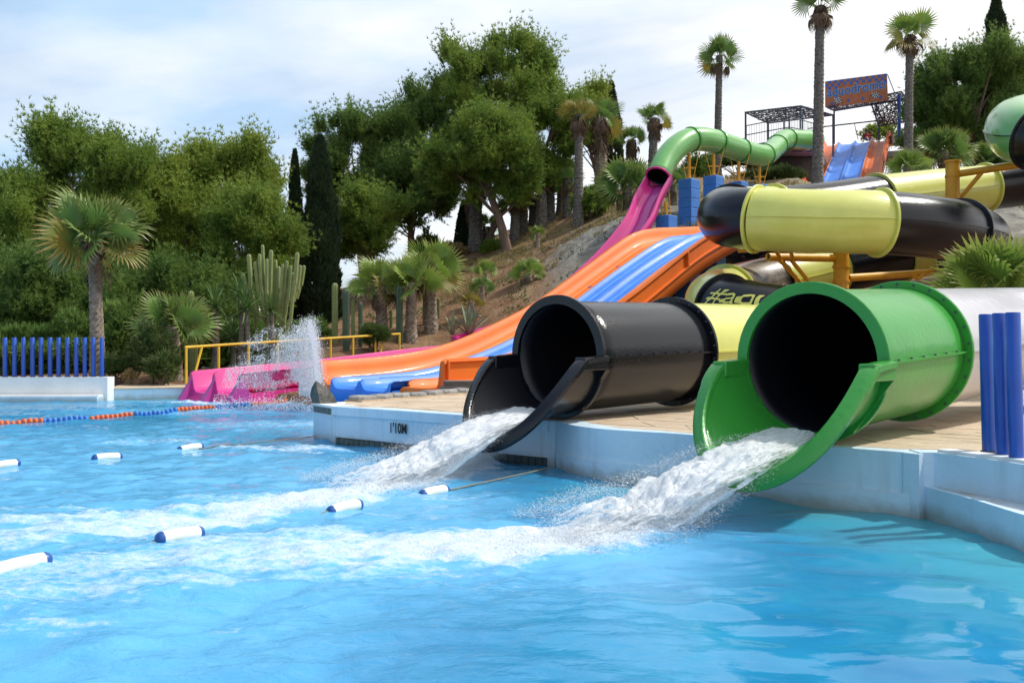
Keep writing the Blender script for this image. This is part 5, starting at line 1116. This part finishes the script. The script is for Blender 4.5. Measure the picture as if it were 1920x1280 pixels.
for i, (px, py, lab) in enumerate([(1855, 848, 'thick blue post at the right edge, leftmost and farthest of the three'), (1881, 856, 'thick blue post at the right edge, middle of the three'), (1906, 862, 'thick blue post at the right edge, nearest of the three')]):
    q = W(px, py, .565); post(lab, q[0], q[1], .56, 1.17+.0*i, .056, -.03, 'thick blue posts at the right edge')
def railing():
    r = root('railing', 'yellow tubular railing beside the pink slide', 'railing', P(350, 720, 25)); A, B = P(347, 651, 25.0), P(750, 626, 30.5); 
    def at(px): k = (px-960)/1700; t = (k*A[1]-A[0])/((B-A)[0]-k*(B-A)[1]); return A+(B-A)*t
    mb = MB(); mb.tube([A, B], .04, 10); mb.out('top_rail', M['rail'], r)
    for px in (349, 410, 466, 521, 575, 620, 662, 704, 749):
        q = at(px); g = gz(q[0], q[1])-.02; g = max(g, .28); mb = MB(); mb.tube([(q[0], q[1], g), q], .036, 10); mb.out('post', M['rail'], r)
    for px, p2 in ((379, 362), (722, 714)):
        q = at(px); s = at(p2); g = max(gz(s[0], s[1])-.02, .28); mb = MB(); mb.tube([(s[0], s[1]-.1, g), q], .034, 10); mb.out('brace', M['rail'], r)
    r = root('railing', 'dark wooden post and rail fence on the hill crest', 'railing', P(1045, 395, 47)); mb = MB()
    for x in (1035, 1052, 1075): q = P(x, 365, 48); g = gz(q[0], q[1]); mb.tube([(q[0], q[1], g-.1), q+np.array([0, 0, .2])], .06, 6)
    mb.out('fence_post', M['bark'], r); 
    for y in (364, 373, 382): mb = MB(); mb.tube([P(1028, y+4, 48), P(1080, y-8, 48)], .035, 6); mb.out('fence_rail', M['bark'], r)
railing()
def water_z(x, y):
    f, a = foam_field(np.array([x]), np.array([y])); return float(water_h(np.array([x]), np.array([y]), f, a)[0])
def floats():
    A = [W(38, 1072), W(338, 1012), W(647, 953), W(814, 924)]; Bq = [W(5, 878), W(201, 858), W(357, 842)]
    end1 = W(1036, 880, .03); end2 = W(592, 818, .1)
    ends = {0: end1+np.array([0, .05, .02]), 1: end2+np.array([0, .05, 0])}
    for li, (pts, lab) in enumerate(((A, ['white float with navy caps cut by the left edge in the foreground', 'white float with two navy caps third from the wall on the near rope', 'white float with navy cap second from the wall on the near rope', 'white float with navy cap nearest the wall on the near rope']), (Bq, ['white float cut by the left edge on the far rope', 'white float in the middle of the far rope', 'white float nearest the pier on the far rope']))):
        d = pts[-1][:2]-pts[0][:2]; d /= np.linalg.norm(d)
        for k, (p, lb) in enumerate(zip(pts, lab)):
            z = water_z(p[0], p[1])+.022; r_ = .055; L_ = .21; an = math.atan2(d[1], d[0]); c = np.array([p[0], p[1], z]); D = np.array([d[0], d[1], [.06, -.03, .05, .02][k]])
            rt = root('rope_float', lb, 'float', c, 'white cylindrical floats on the lane ropes')
            mb = MB(); s = [-.14, -.135, -.06, .06, .135, .14]; mb.tube([c+D*t-np.array([0, 0, (t*2.2)**2*.06]) for t in np.linspace(-.15, .15, 9)], [r_*.97]+[r_]*7+[r_*.97], 20); auto_smooth(mb.out('float_body', M['float_white'], rt), 50)
            for sg in (-1, 1):
                q0 = c+D*.15*sg-np.array([0, 0, .0065]); mb = MB(); mb.tube([q0, q0+D*.015*sg, q0+D*.034*sg, q0+D*.048*sg, q0+D*.053*sg], [r_*.985, r_*.96, r_*.8, r_*.45, r_*.2], 20); auto_smooth(mb.out('end_cap', M['float_blue'], rt), 50)
        allp = [pts[0][:2]-d*4]+[p[:2] for p in pts]+[ends[li][:2]]; P3 = []
        for a, b in zip(allp[:-1], allp[1:]):
            n = 14
            for i in range(n):
                t = i/n; q = a+(b-a)*t; z = water_z(q[0], q[1])+.012-.035*math.sin(math.pi*t*1.0)*(1 if b is not allp[-1] else .2); P3.append(np.array([q[0], q[1], z]))
        P3.append(ends[li]); 
        for i in range(1, 14): t = i/13; P3[-1-i][2] = max(P3[-1-i][2], ends[li][2]*(1-t))
        mb = MB(); mb.tube(P3, .009, 6); tag(mb.out('lane_rope', M['rope']), ['near brown rope threaded through four white floats', 'far brown rope threaded through white floats to the pier'][li], 'rope')
    a, b = W(-60, 803), W(590, 752); r = root('disc_rope', 'lane rope of alternating orange and blue discs on the water at left', 'lane rope', W(200, 780)); d = (b-a)[:2]; Ln = np.linalg.norm(d); d /= Ln
    def at(px): k = (px-960)/1700; return (k*a[1]-a[0])/(d[0]-k*d[1])
    runs = [(-60, 78, 'o'), (78, 169, 'b'), (169, 252, 'o'), (252, 330, 'b'), (330, 402, 'o'), (402, 470, 'b'), (470, 540, 'o')]
    for x0, x1, c in runs:
        mb = MB(); s = at(x0)
        while s < at(x1)-.05:
            q = a[:2]+d*s; z = water_z(q[0], q[1])+.02; D = np.array([d[0], d[1], 0]); Q = np.array([q[0], q[1], z]); mb.tube([Q, Q+D*.018, Q+D*.055, Q+D*.072], [.035, .062, .062, .035], 10); s += .105
        mb.out('disc_run', M['disc_o' if c == 'o' else 'disc_b'], r)
floats()

# ------------------------------------------------------------------ falling and splashing water
def spray_material(name, alpha, col=(.95, .97, .985)):
    m = bpy.data.materials.new(name); m.use_nodes = True; nt = m.node_tree; b = nt.nodes['Principled BSDF']; N = nt.nodes.new; L = nt.links.new
    b.inputs['Base Color'].default_value = (*col, 1); b.inputs['Roughness'].default_value = .25; b.inputs['IOR'].default_value = 1.33
    out = nt.nodes['Material Output']; tl = N('ShaderNodeBsdfTranslucent'); tl.inputs[0].default_value = (*col, 1); ms = N('ShaderNodeMixShader'); ms.inputs[0].default_value = .28; L(b.outputs[0], ms.inputs[1]); L(tl.outputs[0], ms.inputs[2])
    if alpha:
        tc = N('ShaderNodeTexCoord'); n = N('ShaderNodeTexNoise'); n.inputs['Scale'].default_value = 1; n.inputs['Detail'].default_value = 8; n.inputs['Roughness'].default_value = .62
        a1 = N('ShaderNodeAttribute'); a1.attribute_name = 'along'; a2 = N('ShaderNodeAttribute'); a2.attribute_name = 'across'; cb = N('ShaderNodeCombineXYZ'); L(a1.outputs['Fac'], cb.inputs[0]); L(a2.outputs['Fac'], cb.inputs[1]); L(cb.outputs[0], n.inputs['Vector'])
        at = N('ShaderNodeAttribute'); at.attribute_name = 'dens'; mr = N('ShaderNodeMath'); mr.operation = 'ADD'; L(n.outputs[0], mr.inputs[0]); L(at.outputs['Fac'], mr.inputs[1])
        r = N('ShaderNodeMapRange'); r.inputs[1].default_value = .72; r.inputs[2].default_value = 1.02; L(mr.outputs[0], r.inputs[0])
        tr = N('ShaderNodeBsdfTransparent'); m2 = N('ShaderNodeMixShader'); L(r.outputs[0], m2.inputs[0]); L(tr.outputs[0], m2.inputs[1]); L(ms.outputs[0], m2.inputs[2]); L(m2.outputs[0], out.inputs[0])
        bp = N('ShaderNodeBump'); bp.inputs['Distance'].default_value = .022; L(n.outputs[0], bp.inputs['Height']); L(bp.outputs[0], b.inputs['Normal'])
    else: L(ms.outputs[0], out.inputs[0])
    return m
M['spray'] = spray_material('water_spray', False); M['stream'] = spray_material('rushing_water', True)
OCT_V = np.array([(1, 0, 0), (-1, 0, 0), (0, 1, 0), (0, -1, 0), (0, 0, 1), (0, 0, -1)], float); OCT_F = np.array([(0, 2, 4), (2, 1, 4), (1, 3, 4), (3, 0, 4), (2, 0, 5), (1, 2, 5), (3, 1, 5), (0, 3, 5)])
def drops(name, p, s, parent=None, stretch=None):
    n = len(p); V = OCT_V[None]*s[:, None, None]
    if stretch is not None: V = V+stretch[:, None, :]*OCT_V[None, :, 2:3]*s[:, None, None]
    V = (V+p[:, None]).reshape(-1, 3); F = (OCT_F[None]+6*np.arange(n)[:, None, None]).reshape(-1, 3); o = obj(name, V, F, M['spray'], parent, smooth=True); o['kind'] = 'stuff'; return o
def jet(label, C, Wd, Th, seed, land):
    rs = np.random.default_rng(seed); C = [np.array(c, float) for c in C]; rt = root('water_jet', label, 'water jet', C[-1])
    data = np.array([np.r_[c, w, t] for c, w, t in zip(C, Wd, Th)]); dp = catmull(data, 30); k = len(dp); na = 96; p = dp[:, :3]; t = np.gradient(p, axis=0); t /= np.linalg.norm(t, axis=1)[:, None]; sd = np.cross(t, [0, 0, 1.]); sd /= np.linalg.norm(sd, axis=1)[:, None]; up = np.cross(sd, t)
    A = np.linspace(0, 2*math.pi, na, endpoint=False); V = []; dens = []
    s = np.r_[0, np.cumsum(np.linalg.norm(np.diff(p, axis=0), axis=1))]
    for i in range(k):
        u = i/(k-1); lat = np.cos(A)*dp[i, 3]; ver = np.sin(A)*dp[i, 4]
        nz = fbm(lat*9+seed, np.full(na, s[i]*2.2), np.sin(A)*2., 4, seed)
        nz2 = fbm(lat*22+seed, np.full(na, s[i]*6), np.sin(A)*3., 3, seed+9)
        amp = .3+.7*u; nz3 = fbm(lat*48+seed, np.full(na, s[i]*9), np.sin(A)*4., 3, seed+19); q = p[i]+sd[i]*(lat*(1+.28*amp*nz))[:, None]+up[i]*(ver*(1+1.1*amp*nz+.6*amp*nz2)+.02*nz2*amp+.022*nz3*amp)[:, None]; V.append(q)
        dens.append(.62-.30*np.abs(np.cos(A))**6*(.5+u)+.05*np.sin(A)-.18*(u < .12)*(1-u/.12) - .10*u-.40*max(0., (u-.68)/.32))
    al_ = np.repeat(s*6, na); ac_ = (np.sin(A)[None]*2.+np.cos(A)[None]*(dp[:, 3:4]*34)).ravel()
    V = np.concatenate(V); F = np.array([(i*na+j, i*na+(j+1) % na, (i+1)*na+(j+1) % na, (i+1)*na+j) for i in range(k-1) for j in range(na)])
    o = obj('stream', V, F, M['stream'], rt, smooth=True, attrs={'dens': np.concatenate(dens), 'along': al_, 'across': ac_})
    n = 30000; u = rs.random(n)**.5; i = (u*(k-1)).astype(int); w = dp[i, 3]*(1.0+.35*u); th = dp[i, 4]*(1+1.1*u)+.012
    a = rs.uniform(0, 2*math.pi, n); rr_ = rs.uniform(.85, 1.08, n)+np.abs(rs.normal(0, .13, n))*(.4+u)
    q = p[i]+sd[i]*(np.cos(a)*w*rr_)[:, None]+up[i]*(np.sin(a)*th*rr_)[:, None]; q[:, 2] += np.abs(rs.normal(0, .02, n))*(.4+u)
    kp = q[:, 2] > -.01; q = q[kp]; drops('droplet', q, rs.uniform(.0014, .0042, len(q))*(1+1.3*(rs.random(len(q)) < .04)), rt, stretch=t[i][kp]*rs.uniform(.6, 3.2, (len(q), 1)))
    # splash lumps where it meets the pool
    T, Wt = land; n = 16000; u = rs.random(n)**2.2; j = u*(len(T)-1.001); a0 = j.astype(int); f = (j-a0)[:, None]; b = T[a0]*(1-f)+T[a0+1]*f; sp = rs.normal(0, .55, (n, 2))*Wt*(1+.6*u)[:, None]
    xy = b+sp; base = .02+.06*np.exp(-u*3); z = base+np.abs(rs.normal(0, .075, n))*np.exp(-u*3.)*(1+1.0*(rs.random(n) < .1)); drops('splash_droplet', np.c_[xy, z], rs.uniform(.0015, .0055, n), rt)
jet('white water rushing off the black chute lip into the pool', [(.18, 10.72, .68), (-.08, 10.5, .60), (-.36, 10.28, .50), (-.62, 10.08, .36), (-.90, 9.93, .20), (-1.2, 9.72, .06), (-1.55, 9.45, .02), (-1.95, 9.2, -.05)], [.28, .33, .37, .40, .42, .45, .48, .50], [.05, .07, .09, .12, .13, .12, .08, .045], 3, (TR1[1:6], .22))
jet('white water rushing off the green chute lip into the pool', [(2.55, 8.28, .66), (2.28, 8.04, .58), (2.0, 7.86, .50), (1.68, 7.70, .36), (1.36, 7.58, .20), (1.03, 7.44, .07), (.66, 7.25, .02), (.25, 7.08, -.05)], [.28, .33, .37, .40, .42, .45, .48, .50], [.05, .07, .10, .13, .14, .13, .09, .05], 4, (TR2[1:6], .20))
def big_splash():
    rs = np.random.default_rng(8); rt = root('splash', 'tall burst of spray where the slide lanes meet the pool', 'splash', P(560, 755, 20.5), kind='stuff')
    n = 46000; Y = 20.4+rs.normal(0, .35, n)
    # dense column at the right plus a plume thrown to the left
    n1 = int(n*.52); g1 = rs.normal(0, 1, n1); v1 = rs.random(n1)**.85; x1 = 590+np.where(g1 > 0, g1*8, g1*26)-14*(1-v1)**2; top = 594+.5*(597-x1)+rs.normal(0, 7, n1); y1 = top+(742-top)*v1
    n2 = n-n1; v = rs.random(n2); an = rs.uniform(.15, 1.52, n2); rad = 168*rs.random(n2)**.7; x2 = 590-rad*np.cos(an)*1.05; y2 = 742-rad*np.sin(an)*.86+rs.normal(0, 5, n2)
    x = np.r_[x1, x2]; y = np.r_[y1, y2]; c = fbm(x*.03, y*.03, 0, 4, 3); k = (c+rs.normal(0, .12, n) > -.14) | (x > 560); x, y, Y = x[k], y[k], Y[k]
    p = np.stack([(x-960)/1700*Y, Y, 1.5+(640-y)/1700*Y], 1); drops('droplet', p, rs.uniform(.0025, .0085, len(p))*(1+1.2*(rs.random(len(p)) < .04)), rt)
    n = 2500; x = rs.uniform(400, 600, n); Yf = rs.uniform(19.5, 23, n); z = np.abs(rs.normal(0, .10, n)); drops('surface_spray', np.stack([(x-960)/1700*Yf, Yf, z], 1), rs.uniform(.006, .014, n), rt)
big_splash()

# ------------------------------------------------------------------ start platform with shades, sign and person
def canopy(label, A, B, C_, D, nu, nv, posts, ground):
    A, B, C_, D = [np.array(q) for q in (A, B, C_, D)]; r = root('shade_canopy', label, 'canopy', A, 'shade canopies over the start platform'); mb = MB(); rs = np.random.default_rng(4)
    for i in range(nu+1):
        t = i/nu; a, b = A+(B-A)*t, D+(C_-D)*t; mb.tube([a, b], .05 if i in (0, nu) else .022, 5)
    for i in range(nv+1):
        t = i/nv; a, b = A+(D-A)*t, B+(C_-B)*t; mb.tube([a, b], .05 if i in (0, nv) else .022, 5)
    mb.out('canopy_frame', M['metal_dark'], r)
    nt = MB()      # loose woven strips of the shade net
    for i in range(nu*nv*7):
        u, v = rs.random(2); q = A+(B-A)*u+(D-A)*v*(1-u)+(C_-B)*v*u; e = (B-A)/np.linalg.norm(B-A); g = (D-A)/np.linalg.norm(D-A); d = e*rs.uniform(-.25, .25)+g*rs.uniform(.1, .35); s = np.cross(d, [0, 0, 1]); s = s/np.linalg.norm(s)*.026
        nt.add([q-d-s, q-d+s, q+d+s, q+d-s], [(0, 1, 2, 3)])
    nt.out('shade_net', M['metal_dark'], r, kind='stuff')
    for q in posts:
        q = np.array(q); mb = MB(); mb.tube([q, (q[0], q[1], ground)], .055, 8); mb.out('post', M['metal_dark'], r)
def platform():
    zt = 12.4
    r = root('start_platform', 'white edged concrete start platform with metal railings above the slides', 'platform', P(1470, 300, 52))
    a = P(1398, 279, 51); b = P(1512, 291, 50)
    mb = MB(); mb.prism([tuple(P(1398, 0, 50.5)[:2]), tuple(P(1480, 0, 48.5)[:2]), tuple(P(1530, 0, 50.0)[:2]), tuple(P(1560, 0, 58)[:2]), tuple(P(1400, 0, 60)[:2])], zt-.45, zt); mb.out('slab', M['concrete'], r)
    mb = MB(); q = P(1482, 0, 51.5); mb.box((q[0]+.1, q[1]+1.4, zt-2.0), (2.6, 3.4, 3.0)); mb.out('under_wall', M['dark_wall'], r)
    mb = MB(); q = P(1620, 0, 60.6); mb.box((q[0]+.8, q[1]+1.2, 13.9), (7.5, 3.0, .35), -R(20)); mb.out('landing', M['concrete'], r)
    pts = [P(1398, 0, 50.6), P(1440, 0, 49.6), P(1480, 0, 48.7), P(1505, 0, 49.3), P(1528, 0, 50.1)]
    for q in pts:
        mb = MB(); mb.tube([(q[0], q[1], zt-.1), (q[0], q[1], zt+1.15)], .035, 6); mb.out('rail_post', M['metal_dark'], r)
    for h in (1.12, .6):
        mb = MB(); mb.tube([(q[0], q[1], zt+h) for q in pts], .028, 6); mb.out('hand_rail', M['metal_dark'], r)
    mb = MB()
    for u, v in zip(pts[:-1], pts[1:]):
        for t in np.linspace(.05, .95, 9): w = u+(v-u)*t; mb.tube([(w[0], w[1], zt+.08), (w[0], w[1], zt+1.1)], .010, 4)
    mb.out('baluster', M['metal_grey'], r, kind='stuff')
    for x in (1490, 1500, 1518): q = P(x, 278, 49.8); mb = MB(); mb.box(q, (.3, .3, .35), bev=.03); mb.out('lamp_box', M['metal_dark'], r)
    mb = MB(); q = P(1683, 263, 57); mb.box(q, (1.0, .8, .6), bev=.04); mb.out('cabinet', M['steel_white'], r)
    canopy('left flat shade net canopy beside the tall palm', P(1398, 211, 50.5), P(1502, 199, 50.5), P(1562, 216, 53.6), P(1440, 231, 54.0), 16, 6, [P(1398, 211, 50.5), P(1501, 199, 50.5), P(1440, 231, 54), P(1562, 216, 53.6), P(1470, 224, 54)], zt)
    canopy('sloping shade net behind the signboard', P(1634, 196, 56), P(1712, 184, 55), P(1716, 226, 57.5), P(1648, 236, 58), 9, 6, [P(1648, 234, 58)], 13.9)
    canopy('right shade net canopy partly behind the large pine', P(1690, 198, 56), P(1756, 190, 56), P(1760, 222, 58), P(1700, 232, 58), 8, 6, [P(1700, 230, 58)], 13.9)
    canopy('dark roof strip below the signboard', P(1550, 201, 54.6), P(1690, 172, 54.6), P(1700, 186, 57), P(1565, 208, 57), 18, 5, [P(1564, 205, 57), P(1685, 176, 54.7)], 13.9)
    r = root('cross_bar', 'thin dark bar spanning the lanes below the signboard', 'bar', P(1560, 233, 56)); mb = MB(); mb.tube([P(1515, 241, 55), P(1650, 226, 57)], .045, 6); mb.tube([P(1602, 232, 56.4), P(1609, 262, 57)], .02, 5); mb.out('bar', M['metal_dark'], r)
    q = P(1686, 178, 54.5); mb = MB(); mb.tube([q, (q[0], q[1], 13.6)], .10, 10); mb.tube([P(1664, 140, 53.2), P(1677, 173, 54.6)], .025, 5); tag(mb.out('steel_mast', M['blue_post']), 'dark blue mast at the right end of the signboard', 'mast')
platform()
def sign():
    r = root('signboard', 'orange and blue chequered signboard reading aquodromo', 'sign', P(1605, 200, 54))
    TL, TR_, BR, BL = P(1547, 153, 54.8), P(1663, 138, 53.4), P(1665, 188, 53.4), P(1547, 201, 54.8); nrm = np.cross(TR_-TL, BL-TL); nrm /= np.linalg.norm(nrm)
    if nrm[1] > 0: nrm = -nrm
    def uv(u, v, o=0.): return TL*(1-u)*(1-v)+TR_*u*(1-v)+BR*u*v+BL*(1-u)*v+nrm*o
    so = material('sign_orange', (.52, .16, .06), .6); sb = material('sign_blue', (.05, .15, .50), .6); sw = material('sign_pale', (.45, .58, .70), .6); sk = material('sign_black', (.02, .02, .02), .6); sc = material('sign_white', (.75, .75, .75), .6)
    mb = MB(); mb.add([uv(0, 0), uv(1, 0), uv(1, 1), uv(0, 1), uv(0, 0, -.08), uv(1, 0, -.08), uv(1, 1, -.08), uv(0, 1, -.08)], [(0, 1, 2, 3), (7, 6, 5, 4), (0, 4, 5, 1), (1, 5, 6, 2), (2, 6, 7, 3), (3, 7, 4, 0)]); mb.out('board', so, r)
    mb = MB(); n = 20
    for j in range(3):
        for i in range(n):
            if (i+j) % 2: 
                v0, v1 = j*.115, (j+1)*.115
                if j == 2 and 3 < i < 16: continue
                mb.add([uv(i/n, v0, .006), uv((i+1)/n, v0, .006), uv((i+1)/n, v1, .006), uv(i/n, v1, .006)], [(0, 1, 2, 3)])
    mb.out('chequer', sb, r)
    for bold, o, m in ((.045, .012, sw), (.012, .020, sb)):
        x = .03; up = [0, .02, 0, .02, -.05, .02, 0, .02, 0]
        V = []; F = []
        full, f = text_mesh('aquodromo', 1., bold); x0, x1 = .12, 0; xs = full[:, 0]; lo, hi = .03, 4.95
        ref, _ = text_mesh('aquodromo', 1., 0.); lo, hi = ref[:, 0].min(), ref[:, 0].max()
        V = [uv(.035+.93*(q[0]-lo)/(hi-lo), .62-.09*((q[0]-lo)/(hi-lo))-q[1]*.50, o) for q in full]; obj('lettering', V, f, m, r)
    for cx, cy in ((.20, .80), (.80, .76)):
        for j in range(4):
            for i in range(6):
                pass
        V = []; F = []; MI = []
        for j in range(4):
            for i in range(6):
                k = len(V); u0 = cx-.05+i*.017+.004*j; v0 = cy-.10+j*.05+.02*math.sin(i); V += [uv(u0, v0, .01), uv(u0+.017, v0, .01), uv(u0+.017, v0+.05, .01), uv(u0, v0+.05, .01)]; F.append((k, k+1, k+2, k+3)); MI.append((i+j) % 2)
        obj('flag_print', V, F, [sc, sk], r, mi=MI)
        sg = 1 if cx < .5 else -1; V = [uv(cx+.05*sg, cy-.06, .01), uv(cx+.058*sg, cy-.06, .01), uv(cx+.098*sg, cy+.17, .01), uv(cx+.09*sg, cy+.17, .01)]; obj('flag_pole', V, [(0, 1, 2, 3)], sk, r)
    for cx, cy in ((.11, .89), (.38, .85), (.61, .83), (.88, .86)):
        V = [uv(cx, cy, .012)]+[uv(cx+.026*math.cos(a), cy+.06*math.sin(a), .012) for a in np.linspace(0, 2*math.pi, 14, endpoint=False)]; obj('round_badge', V, [(0, k+1, (k+1) % 14+1) for k in range(14)], sb, r)
sign()
def person():
    base = P(1625, 270, 59.0); r = root('person', 'person in a red top seated at the slide start with one arm raised', 'person', base)
    J = {'pel': (0, 0, .12), 'ab': (.0, .02, .32), 'ch': (.02, .02, .52), 'nk': (.02, 0, .66), 'hd': (.0, -.03, .80), 'ht': (-.01, -.03, .90), 'ls': (-.19, .02, .58), 'le': (-.34, -.03, .36), 'lh': (-.42, -.12, .16), 'rs': (.21, .02, .58), 're': (.38, -.02, .66), 'rh': (.20, -.06, .86), 'lk': (-.16, -.42, .36), 'lf': (-.18, -.78, .05), 'rk': (.16, -.42, .36), 'rf': (.18, -.78, .05)}
    E_ = [('pel', 'ab'), ('ab', 'ch'), ('ch', 'nk'), ('nk', 'hd'), ('hd', 'ht'), ('ch', 'ls'), ('ls', 'le'), ('le', 'lh'), ('ch', 'rs'), ('rs', 're'), ('re', 'rh'), ('pel', 'lk'), ('lk', 'lf'), ('pel', 'rk'), ('rk', 'rf')]
    rad = {'pel': .17, 'ab': .15, 'ch': .17, 'nk': .065, 'hd': .105, 'ht': .07, 'ls': .075, 'le': .05, 'lh': .038, 'rs': .075, 're': .05, 'rh': .038, 'lk': .07, 'lf': .045, 'rk': .07, 'rf': .045}
    ks = list(J); me = bpy.data.meshes.new('body'); me.from_pydata([J[k] for k in ks], [(ks.index(a), ks.index(b)) for a, b in E_], []); o = bpy.data.objects.new('body', me); COL.objects.link(o)
    sk = o.modifiers.new('s', 'SKIN'); me.skin_vertices[0].data[0].use_root = True
    for i, k in enumerate(ks): me.skin_vertices[0].data[i].radius = (rad[k], rad[k]*.85)
    ss = o.modifiers.new('u', 'SUBSURF'); ss.levels = 1; dg = bpy.context.evaluated_depsgraph_get(); dg.update(); m2 = bpy.data.meshes.new_from_object(o.evaluated_get(dg)); COL.objects.unlink(o)
    b = bpy.data.objects.new('body', m2); COL.objects.link(b); b.parent = r; m2.materials.clear(); [m2.materials.append(x) for x in (M['skin'], M['red'], M['ink'])]
    mi = []
    for p in m2.polygons:
        c = p.center; mi.append(1 if .22 < c[2] < .64 and abs(c[0]) < .30 and c[1] > -.2 else 2 if c[2] <= .22 and c[1] > -.3 else 0)
    m2.polygons.foreach_set('material_index', mi); m2.polygons.foreach_set('use_smooth', [True]*len(m2.polygons))
    bm = bmesh.new(); bmesh.ops.create_uvsphere(bm, u_segments=12, v_segments=8, radius=.115); bmesh.ops.translate(bm, verts=bm.verts, vec=(0, .0, .85)); me = bpy.data.meshes.new('hair'); bm.to_mesh(me); bm.free(); me.materials.append(M['hair']); h = bpy.data.objects.new('hair', me); COL.objects.link(h); h.parent = r
person()
def far_building():
    q = P(590, 600, 62); r = root('white_building', 'white walled building glimpsed between the cypresses', 'building', q); mb = MB(); mb.prism([(q[0]-4, q[1]), (q[0]+3.2, q[1]-1), (q[0]+3.6, q[1]+4), (q[0]-3.6, q[1]+5)], 0, 3.0); mb.out('wall', M['wall_white'], r)
    mb = MB(); mb.prism([(q[0]-4.2, q[1]-.2), (q[0]+3.4, q[1]-1.2), (q[0]+3.8, q[1]+4.2), (q[0]-3.8, q[1]+5.2)], 3.0, 3.2); mb.out('roof', M['concrete'], r)
far_building()
